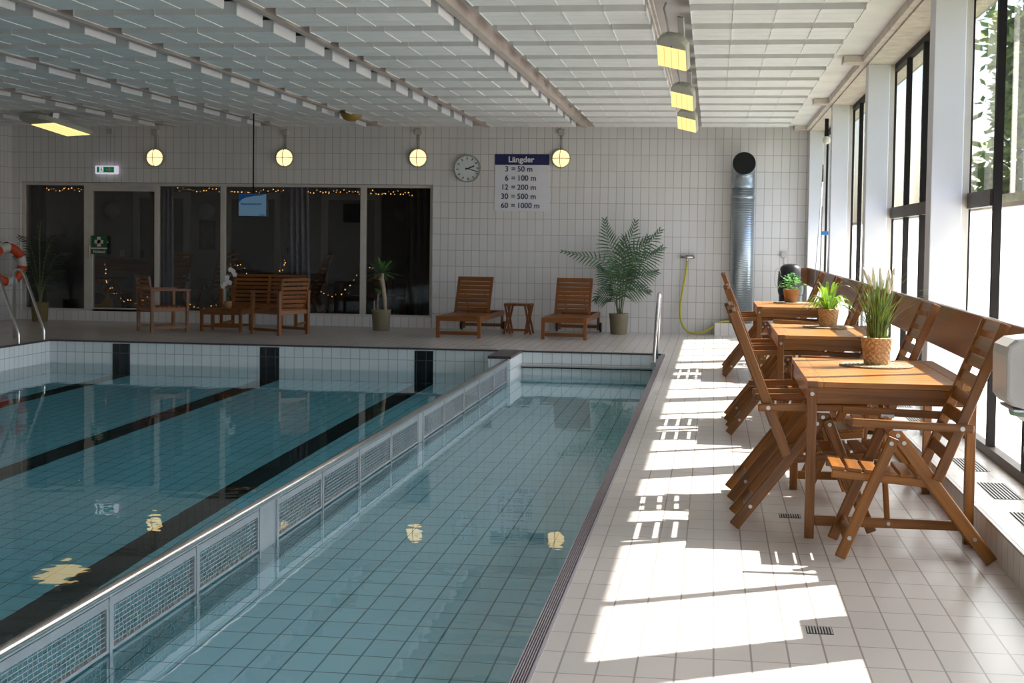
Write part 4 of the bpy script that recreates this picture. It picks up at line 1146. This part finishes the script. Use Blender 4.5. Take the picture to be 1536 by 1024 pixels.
# folding stool between them
t = thing('folding_stool', 'small wooden folding stool between the two sun loungers', 'stool', (-2.87, 21.5, 0))
m = MB()
for k in range(6): m.box(-.205+k*.0685, -.205+k*.0685+.062, -.19, .19, .44, .458)
m.box(-.205, .205, -.17, -.14, .422, .44); m.box(-.205, .205, .14, .17, .422, .44); obj('top', m, 'wood_teak_dim', t, .003)
for s, y in ((1, -.16), (-1, -.135), (1, .16), (-1, .135)):
    m = MB(); m.beam((-.05*s-.155, y, .0) if False else (-.20 if s > 0 else -.11, y, 0), (-.11 if s > 0 else -.19, y, .43), .018, .03); obj('leg', m, 'wood_teak_dim', t)
    m = MB(); m.beam((.20 if s > 0 else .11, y, 0), (.11 if s > 0 else .19, y, .43), .018, .03); obj('leg', m, 'wood_teak_dim', t)
m = MB(); m.box(-.19, .19, -.17, -.15, .05, .085); obj('stretcher', m, 'wood_teak_dim', t)

# ------------------------------------------------------------------ palm beside the loungers
def pot(parent, rt, rb, h, mat):
    m = MB(); m.lathe([(.001, 0), (rb, 0), (rb+.01, .01), (rt-.004, h-.03), (rt+.004, h), (rt-.012, h), (rt-.02, h-.05), (.001, h-.05)], seg=32); obj('pot', m, mat, parent)
    m = MB(); m.disc((0, 0, h-.045), (0, 0, 1), rt-.021, 24); obj('soil', m, 'soil', parent)
def frond(m, ms, P, nleaf, lmax, start=.35, droop=.25, rnd=random, wid=.013):
    pts = smooth_path(P, 8); n = len(pts)
    ms.tube(pts, [.008*(1-.8*i/(n-1))+.0012 for i in range(n)], 6)
    cum = [0.]
    for a, b in zip(pts[:-1], pts[1:]): cum.append(cum[-1]+(b-a).length)
    for i in range(nleaf):
        v = i/(nleaf-1); x = (start+(1-start)*v)*cum[-1]; k = 0
        while k < n-2 and cum[k+1] < x: k += 1
        p = pts[k].lerp(pts[k+1], (x-cum[k])/max(1e-6, cum[k+1]-cum[k])); tan = (pts[k+1]-pts[k]).normalized()
        sd = tan.cross(Vector((0, -1, .12))).normalized()
        L = lmax*(.62+.38*math.sin(PI*min(1, .1+v)))*(1-.45*v*v)
        for s in (-1, 1):
            dirv = (tan*(.42+.75*v*v)+sd*s*(1-.45*v)+Vector((0, rnd.uniform(-.3, .2), 0))).normalized()
            q = [p+dirv*L*w+Vector((0, 0, -droop*L*w*w)) for w in (0, .25, .55, .8, 1)]
            nm = dirv.cross(Vector((rnd.uniform(-.25, .25), -1, rnd.uniform(-.25, .25)))).normalized()
            m.strip(q, [.005, wid, wid, wid*.6, .001], nm)
t = thing('potted_palm', 'tall feathery palm in an olive pot beside the right lounger', 'plant', (-1.396, 21.9, 0))
pot(t, .15, .115, .315, 'pot_olive')
rnd = random.Random(21); m = MB(); ms = MB()
FR = [((0, .8, 1.02), (-.22, 1.70), 24, .27), ((0.05, .95, 1.2), (.22, 1.68), 22, .27), ((.10, .85, 1.15), (.58, 1.56), 24, .27), ((.12, .75, .95), (.62, 1.30), 24, .28),
      ((.08, .6, .75), (.55, .95), 20, .24), ((.05, .55, .62), (.44, .66), 16, .2), ((-.08, .55, .70), (-.30, 1.0), 20, .22), ((-.1, .5, .55), (-.36, .52), 16, .2), ((-.22, .85, 1.06), (-.84, 1.24), 20, .16), ((.02, .7, .9), (.05, 1.45), 20, .26), ((-.05, .5, .62), (-.16, .93), 16, .22), ((.16, .9, 1.05), (.40, 1.46), 20, .27)]
for (mx_, mz1, mz2), (ex, ez), nl, lm in FR:
    y = rnd.uniform(-.22, .16); b = Vector((rnd.uniform(-.04, .04), rnd.uniform(-.04, .04), .26))
    P = [b, Vector((b.x*.6+mx_*.35, y*.3, .26+(mz1-.26)*.5)), Vector((mx_*.9, y*.7, mz2)), Vector((ex*.75+mx_*.2, y*.95, (ez+mz2)/2+.05)), Vector((ex, y, ez))]
    frond(m, ms, P, int(nl*.85), lm*1.12, .40, .22, rnd, .019)
obj('fronds', m, 'palm_leaf', t); obj('stems', ms, 'palm_stem', t)

# yucca in front of the glass
t = thing('potted_yucca', 'yucca with pale bare trunk in a grey pot before the lounge glass', 'plant', (-4.99, 21.55, 0))
pot(t, .148, .12, .32, 'pot_olive')
m = MB(); m.tube([(.06, 0, .25), (.055, 0, .45), (.03, 0, .65), (.0, 0, .80), (.01, 0, .88)], [.027, .028, .032, .036, .03], 10); m.tube([(-.06, .02, .25), (-.065, .02, .40), (-.05, .02, .55)], [.014, .013, .01], 8); m.tube([(-.1, -.03, .25), (-.105, -.03, .45)], [.01, .009], 6); obj('trunk', m, 'trunk_tan', t)
m = MB(); rnd = random.Random(8)
def rosette(c, n, L, up):
    for k in range(n):
        a = rnd.uniform(0, 2*PI); el = rnd.uniform(-.25, 1.25); d = Vector((math.cos(a)*math.cos(el), math.sin(a)*math.cos(el), math.sin(el))); l = L*rnd.uniform(.75, 1.1)
        sd = d.cross(Vector((0, 0, 1)))
        if sd.length < .1: sd = Vector((1, 0, 0))
        sd.normalize(); q = [Vector(c)+d*l*w+Vector((0, 0, -.22*l*w*w)) for w in (0, .3, .6, .85, 1)]
        m.strip(q, [.016, .034, .030, .018, .001], sd)
rosette((.01, 0, .88), 60, .34, 1); rosette((-.05, .02, .55), 18, .15, 1)
obj('leaves', m, 'yucca_leaf', t)

# palm at far left, the corner's shade put into its leaf colour
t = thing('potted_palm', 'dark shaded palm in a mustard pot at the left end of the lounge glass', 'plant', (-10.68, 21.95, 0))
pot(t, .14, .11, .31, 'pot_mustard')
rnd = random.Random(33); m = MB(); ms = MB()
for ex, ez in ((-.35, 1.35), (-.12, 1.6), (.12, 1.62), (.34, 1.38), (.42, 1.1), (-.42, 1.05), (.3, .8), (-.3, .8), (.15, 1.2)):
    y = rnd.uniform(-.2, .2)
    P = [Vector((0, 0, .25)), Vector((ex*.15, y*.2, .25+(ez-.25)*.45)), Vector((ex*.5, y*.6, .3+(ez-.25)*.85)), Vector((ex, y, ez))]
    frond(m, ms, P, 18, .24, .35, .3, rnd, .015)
obj('fronds', m, 'palm_leaf_dim', t); obj('stems', ms, 'palm_stem', t)

# ------------------------------------------------------------------ sofa group on the far deck
def armchair(name, label, loc, rz, W, mat='wood_teak_dim', cat='armchair', group=None):
    """Faces +x, centred on its base, width along y."""
    t = thing(name, label, cat, loc, rz, group); D = .58
    for sy in (-1, 1):
        y = sy*(W/2-.022)
        m = MB(); m.box(D/2-.045, D/2, y-.022, y+.022, 0, .60); obj('leg', m, mat, t, .003)
        m = MB(); m.box(-D/2, -D/2+.045, y-.022, y+.022, 0, .60); obj('leg', m, mat, t, .003)
        m = MB(); m.box(-D/2-.01, D/2+.02, y-.032, y+.032, .60, .632); obj('armrest', m, mat, t, .004)
        m = MB(); m.box(-D/2+.045, D/2-.045, y-.012, y+.012, .055, .095); obj('stretcher', m, mat, t)
    m = MB(); m.box(D/2-.035, D/2-.01, -W/2+.044, W/2-.044, .30, .36); m.box(-D/2+.01, -D/2+.035, -W/2+.044, W/2-.044, .30, .36)
    for sy in (-1, 1): m.box(-D/2+.04, D/2-.04, sy*(W/2-.03)-.012, sy*(W/2-.03)+.012, .30, .36)
    for k in range(7): x = -D/2+.05+k*.073; m.box(x, x+.055, -W/2+.045, W/2-.045, .36, .378)
    obj('seat', m, mat, t, .003)
    m = MB(); lean = Vector((-.20, 0, .98)).normalized(); b0 = Vector((-D/2+.07, 0, .36)); H = .46
    nsec = 1 if W < .8 else 2
    for s in range(nsec+1):
        y = -W/2+.05+(W-.10)*s/nsec; m.frame_box(b0+lean*H/2+Vector((0, y, 0)), lean, Vector((0, 1, 0)), Vector((.98, 0, .2)), H/2, .022, .014)
    for k in range(7):
        c = b0+lean*(.06+k*.064); m.frame_box(c, Vector((0, 1, 0)), lean, Vector((.98, 0, .2)), W/2-.05, .021, .009)
    obj('backrest', m, mat, t, .003)
    return t
armchair('garden_sofa', 'slatted wooden garden sofa with its back to the lounge glass', (-6.86, 21.62, 0), -PI/2, 1.22, cat='sofa')
armchair('armchair', 'slatted wooden armchair right of the coffee table, back towards the pool', (-6.19, 20.28, 0), math.radians(152), .62, group='wooden armchairs on the far deck')
armchair('armchair', 'slatted wooden armchair left of the coffee table, seen from its side', (-7.98, 20.32, 0), math.radians(42), .60, group='wooden armchairs on the far deck')
t = thing('coffee_table', 'low slatted wooden coffee table between the armchairs', 'table', (-7.16, 20.75, 0))
for sx in (-1, 1):
    for sy in (-1, 1):
        m = MB(); m.box(sx*.295-.022, sx*.295+.022, sy*.24-.022, sy*.24+.022, 0, .31); obj('leg', m, 'wood_teak_dim', t, .003)
m = MB()
for k in range(8): x = -.32+k*.0805; m.box(x, x+.074, -.27, .27, .31, .33)
m.box(-.27, .27, -.255, -.235, .25, .31); m.box(-.27, .27, .235, .255, .25, .31); m.box(-.305, -.285, -.22, .22, .25, .31); m.box(.285, .305, -.22, .22, .25, .31); obj('top', m, 'wood_teak_dim', t, .003)
m = MB(); m.box(-.275, .275, -.25, -.23, .06, .095); obj('stretcher', m, 'wood_teak_dim', t)
m = MB(); m.box(-.275, .275, .23, .25, .06, .095); obj('stretcher', m, 'wood_teak_dim', t)
t = thing('orchid', 'white orchid in a small brown pot on the coffee table', 'plant', (-7.15, 20.78, .331))
m = MB(); m.lathe([(.001, 0), (.05, 0), (.062, .11), (.055, .11), (.05, .09), (.001, .09)], seg=20); obj('pot', m, 'pot_terracotta', t)
m = MB()
for a in (0.3, 2.0, 3.4, 5.0):
    d = Vector((math.cos(a), math.sin(a), 0)); m.strip([Vector((0, 0, .09))+d*.16*u+Vector((0, 0, .06*math.sin(u*2.4))) for u in (0, .3, .6, .85, 1)], [.015, .04, .045, .03, .002], (-d.y, d.x, 0))
obj('leaves', m, 'yucca_leaf', t)
m = MB(); sp = smooth_path([(0, 0, .09), (-.02, 0, .30), (.0, -.02, .50), (.06, -.03, .57), (.11, -.03, .55)], 5); m.tube(sp, .003, 5); m.tube(smooth_path([(0, 0, .09), (.01, .01, .24), (-.02, -.01, .36), (-.06, -.02, .34)], 5), .003, 5); obj('stems', m, 'palm_stem', t)
for c in ((.10, -.05, .555), (.06, -.05, .58), (.12, -.04, .51), (.02, -.04, .40), (-.02, -.05, .37), (-.06, -.04, .33), (.045, -.04, .385), (.0, -.03, .46)):
    m = MB()
    for k in range(5):
        a = 2*PI*k/5+.3; d = Vector((math.cos(a), -.15, math.sin(a))); m.strip([Vector(c)+d*.04*u for u in (0, .4, .8, 1)], [.008, .034, .03, .004], Vector((-math.sin(a), 0, math.cos(a))))
    obj('flower', m, 'petal_white', t)

# ------------------------------------------------------------------ furniture inside the lounge
t = thing('wall_bench_board', 'long reddish board on the lounge back wall behind the glass door', 'board', (-11.0, YR-.32, .70))
m = MB(); m.box(-.62, 1.55, -.02, .02, 0, .27); obj('board', m, 'wood_teak', t, .004)
m = MB(); m.box(-.4, -.34, .02, .32, .08, .16); m.box(1.2, 1.26, .02, .32, .08, .16); obj('bracket', m, 'frame_dark', t)
fold = [(-8.9, 23.5, 2.6, 'dark slatted folding chair behind the glass, left of its twin'), (-8.3, 24.2, 2.6, 'dark slatted folding chair behind the glass, right of its twin'),
        (-6.4, 23.7, PI, 'folding chair in the lounge behind the grey blue curtain'), (-6.2, 24.6, .25, 'folding chair in the lounge right of the grey blue curtain'), (-4.45, 23.5, PI-.3, 'folding chair in the lounge behind the yucca'), (-10.75, 23.9, .3, 'folding chair in the lounge behind the left palm')]
fp = make_folding_chair(fold[0][3], 'wood_teak_dim', 'folding chairs inside the lounge', False)
fp.location = (fold[0][0], fold[0][1], .031); fp.rotation_euler = (0, 0, fold[0][2])
for x, y, a, lab in fold[1:]: dup(fp, (x, y, .031), a, lab)
def small_table(label, x, y, w, d):
    t = thing('side_table', label, 'table', (x, y, .031), 0, 'small tables inside the lounge')
    m = MB(); m.box(-w/2, w/2, -d/2, d/2, .68, .71); obj('top', m, 'wood_teak_dim', t, .003)
    for sx in (-1, 1):
        for sy in (-1, 1):
            m = MB(); m.box(sx*(w/2-.03)-.02, sx*(w/2-.03)+.02, sy*(d/2-.03)-.02, sy*(d/2-.03)+.02, 0, .68); obj('leg', m, 'wood_teak_dim', t)
small_table('small dark table in the lounge behind the middle mullion', -7.6, 24.6, .7, .6)
small_table('small dark table in the lounge behind the yucca', -5.3, 24.9, .7, .6)
t = thing('yellow_ball', 'yellow round ball bag on the lounge floor behind the glass door', 'ball', (-10.28, 23.4, .031))
m = MB(); m.ball((0, 0, .20), .20, 20, 12, (1, 1, 1)); obj('shell', m, 'ball_yellow', t)
m = MB(); m.ball((-.02, -.05, .255), .17, 16, 10, (1, 1, .8)); obj('dark_opening', m, 'black_paint', t)

# ------------------------------------------------------------------ lifebuoy on the left
t = thing('lifebuoy', 'red and white lifebuoy hanging at the far left wall', 'lifebuoy', (-11.24, 21.75, .91)); t.rotation_euler = (0, 0, math.radians(62))
R, r_ = .27, .075
for q in range(4):
    for part, (a0, a1, mt, nm) in enumerate(((0, .62, 'red_orange', 'red_section'), (.62, 1, 'rope_white', 'white_section'))):
        m = MB(); A0 = PI/2*(q+a0)+.5; A1 = PI/2*(q+a1)+.5
        m.tube([(R*math.cos(A0+(A1-A0)*k/6), -.17, R*math.sin(A0+(A1-A0)*k/6)) for k in range(7)], r_, 14); obj(nm, m, mt, t)
m = MB(); m.tube([((R+.085)*math.cos(2*PI*k/40)*(1+.04*math.cos(8*PI*k/40)), -.17, (R+.085)*math.sin(2*PI*k/40)*(1+.04*math.cos(8*PI*k/40))) for k in range(41)], .008, 6); obj('rope', m, 'rope_white', t)
m = MB(); m.box(-.03, .03, -.17, .06, .33, .36); obj('hook', m, 'black_paint', t)

# ------------------------------------------------------------------ outside: ground and trees
m = MB(); m.box(1.9, 60, -30, 90, -.6, -.5); struct('ground_outside', m, 'outer_ground')
def tree(label, loc, h, R, seed, n=2600):
    t = thing('leafy_tree', label, 'tree', loc, 0, 'trees outside the windows'); rnd = random.Random(seed)
    m = MB(); m.tube([(0, 0, 0), (.05, .05, h*.35), (0, .1, h*.75)], [.2, .15, .05], 10); br = []
    for k in range(9):
        a = rnd.uniform(0, 2*PI); z = h*rnd.uniform(.25, .65); e = Vector((R*.75*math.cos(a), R*.75*math.sin(a), z+R*.5)); m.tube([(0, 0, z*.85), e*.5+Vector((0, 0, z*.5)), e], [.07, .04, .015], 6); br.append(e)
    obj('trunk', m, 'bark', t)
    m = MB()
    cl = [Vector((rnd.gauss(0, R*.42), rnd.gauss(0, R*.42), h*.52+rnd.gauss(0, h*.20))) for _ in range(60)]
    for k in range(n):
        c = rnd.choice(cl)+Vector((rnd.gauss(0, .3), rnd.gauss(0, .3), rnd.gauss(0, .25)))
        d = Vector((rnd.uniform(-1, 1), rnd.uniform(-1, 1), rnd.uniform(-.7, .4))).normalized(); s = rnd.uniform(.22, .42)
        sd = d.cross(Vector((rnd.uniform(-1, 1), rnd.uniform(-1, 1), 1))).normalized()
        m.strip([c, c+d*s*.5, c+d*s], [.01, s*.55, .01], sd)
    obj('foliage', m, 'tree_leaf', t)
tree('leafy green tree outside the nearest window', (7.4, 34, -.5), 10, 1.5, 4, 9000)
tree('leafy tree outside, further right than the one at the nearest window', (12.5, 36, -.5), 9, 2.8, 9, 3000)
tree('leafy tree far outside behind the other trees', (13, 48, -.5), 10, 3, 14, 3000)

# ------------------------------------------------------------------ light
sun = bpy.data.lights.new('sun', 'SUN'); sun.energy = 7.6; sun.angle = math.radians(.53); sun.color = (1, .955, .88)
so = link(bpy.data.objects.new('sun', sun))
az, el = math.radians(30.5), math.radians(49.3)
sv = Vector((math.cos(az)*math.cos(el), math.sin(az)*math.cos(el), math.sin(el)))
so.rotation_euler = sv.to_track_quat('Z', 'Y').to_euler(); so.location = (20, 20, 25)
w = bpy.data.worlds.new('world'); SC.world = w; w.use_nodes = True
nt = w.node_tree; nt.nodes.clear()
o = nt.nodes.new('ShaderNodeOutputWorld'); b = nt.nodes.new('ShaderNodeBackground'); s = nt.nodes.new('ShaderNodeTexSky')
s.sky_type = 'NISHITA'; s.sun_disc = False; s.sun_elevation = el; s.sun_rotation = math.radians(90)-az; s.air_density = 1.0; s.dust_density = 2.0
b.inputs[1].default_value = .23
nt.links.new(s.outputs[0], b.inputs[0]); nt.links.new(b.outputs[0], o.inputs[0])

# ------------------------------------------------------------------ view and sampling settings
SC.view_settings.view_transform = 'Standard'; SC.view_settings.look = 'None'; SC.view_settings.gamma = 1
SC.view_settings.exposure = 1.25; SC.view_settings.use_curve_mapping = False
cy = SC.cycles
cy.use_denoising = True; cy.use_guiding = True; cy.use_surface_guiding = True; cy.use_volume_guiding = False
cy.max_bounces = 9; cy.diffuse_bounces = 4; cy.glossy_bounces = 5; cy.transmission_bounces = 6; cy.transparent_max_bounces = 16; cy.volume_bounces = 0
cy.sample_clamp_indirect = 6.0; cy.caustics_refractive = True; cy.caustics_reflective = True; cy.blur_glossy = 0.0
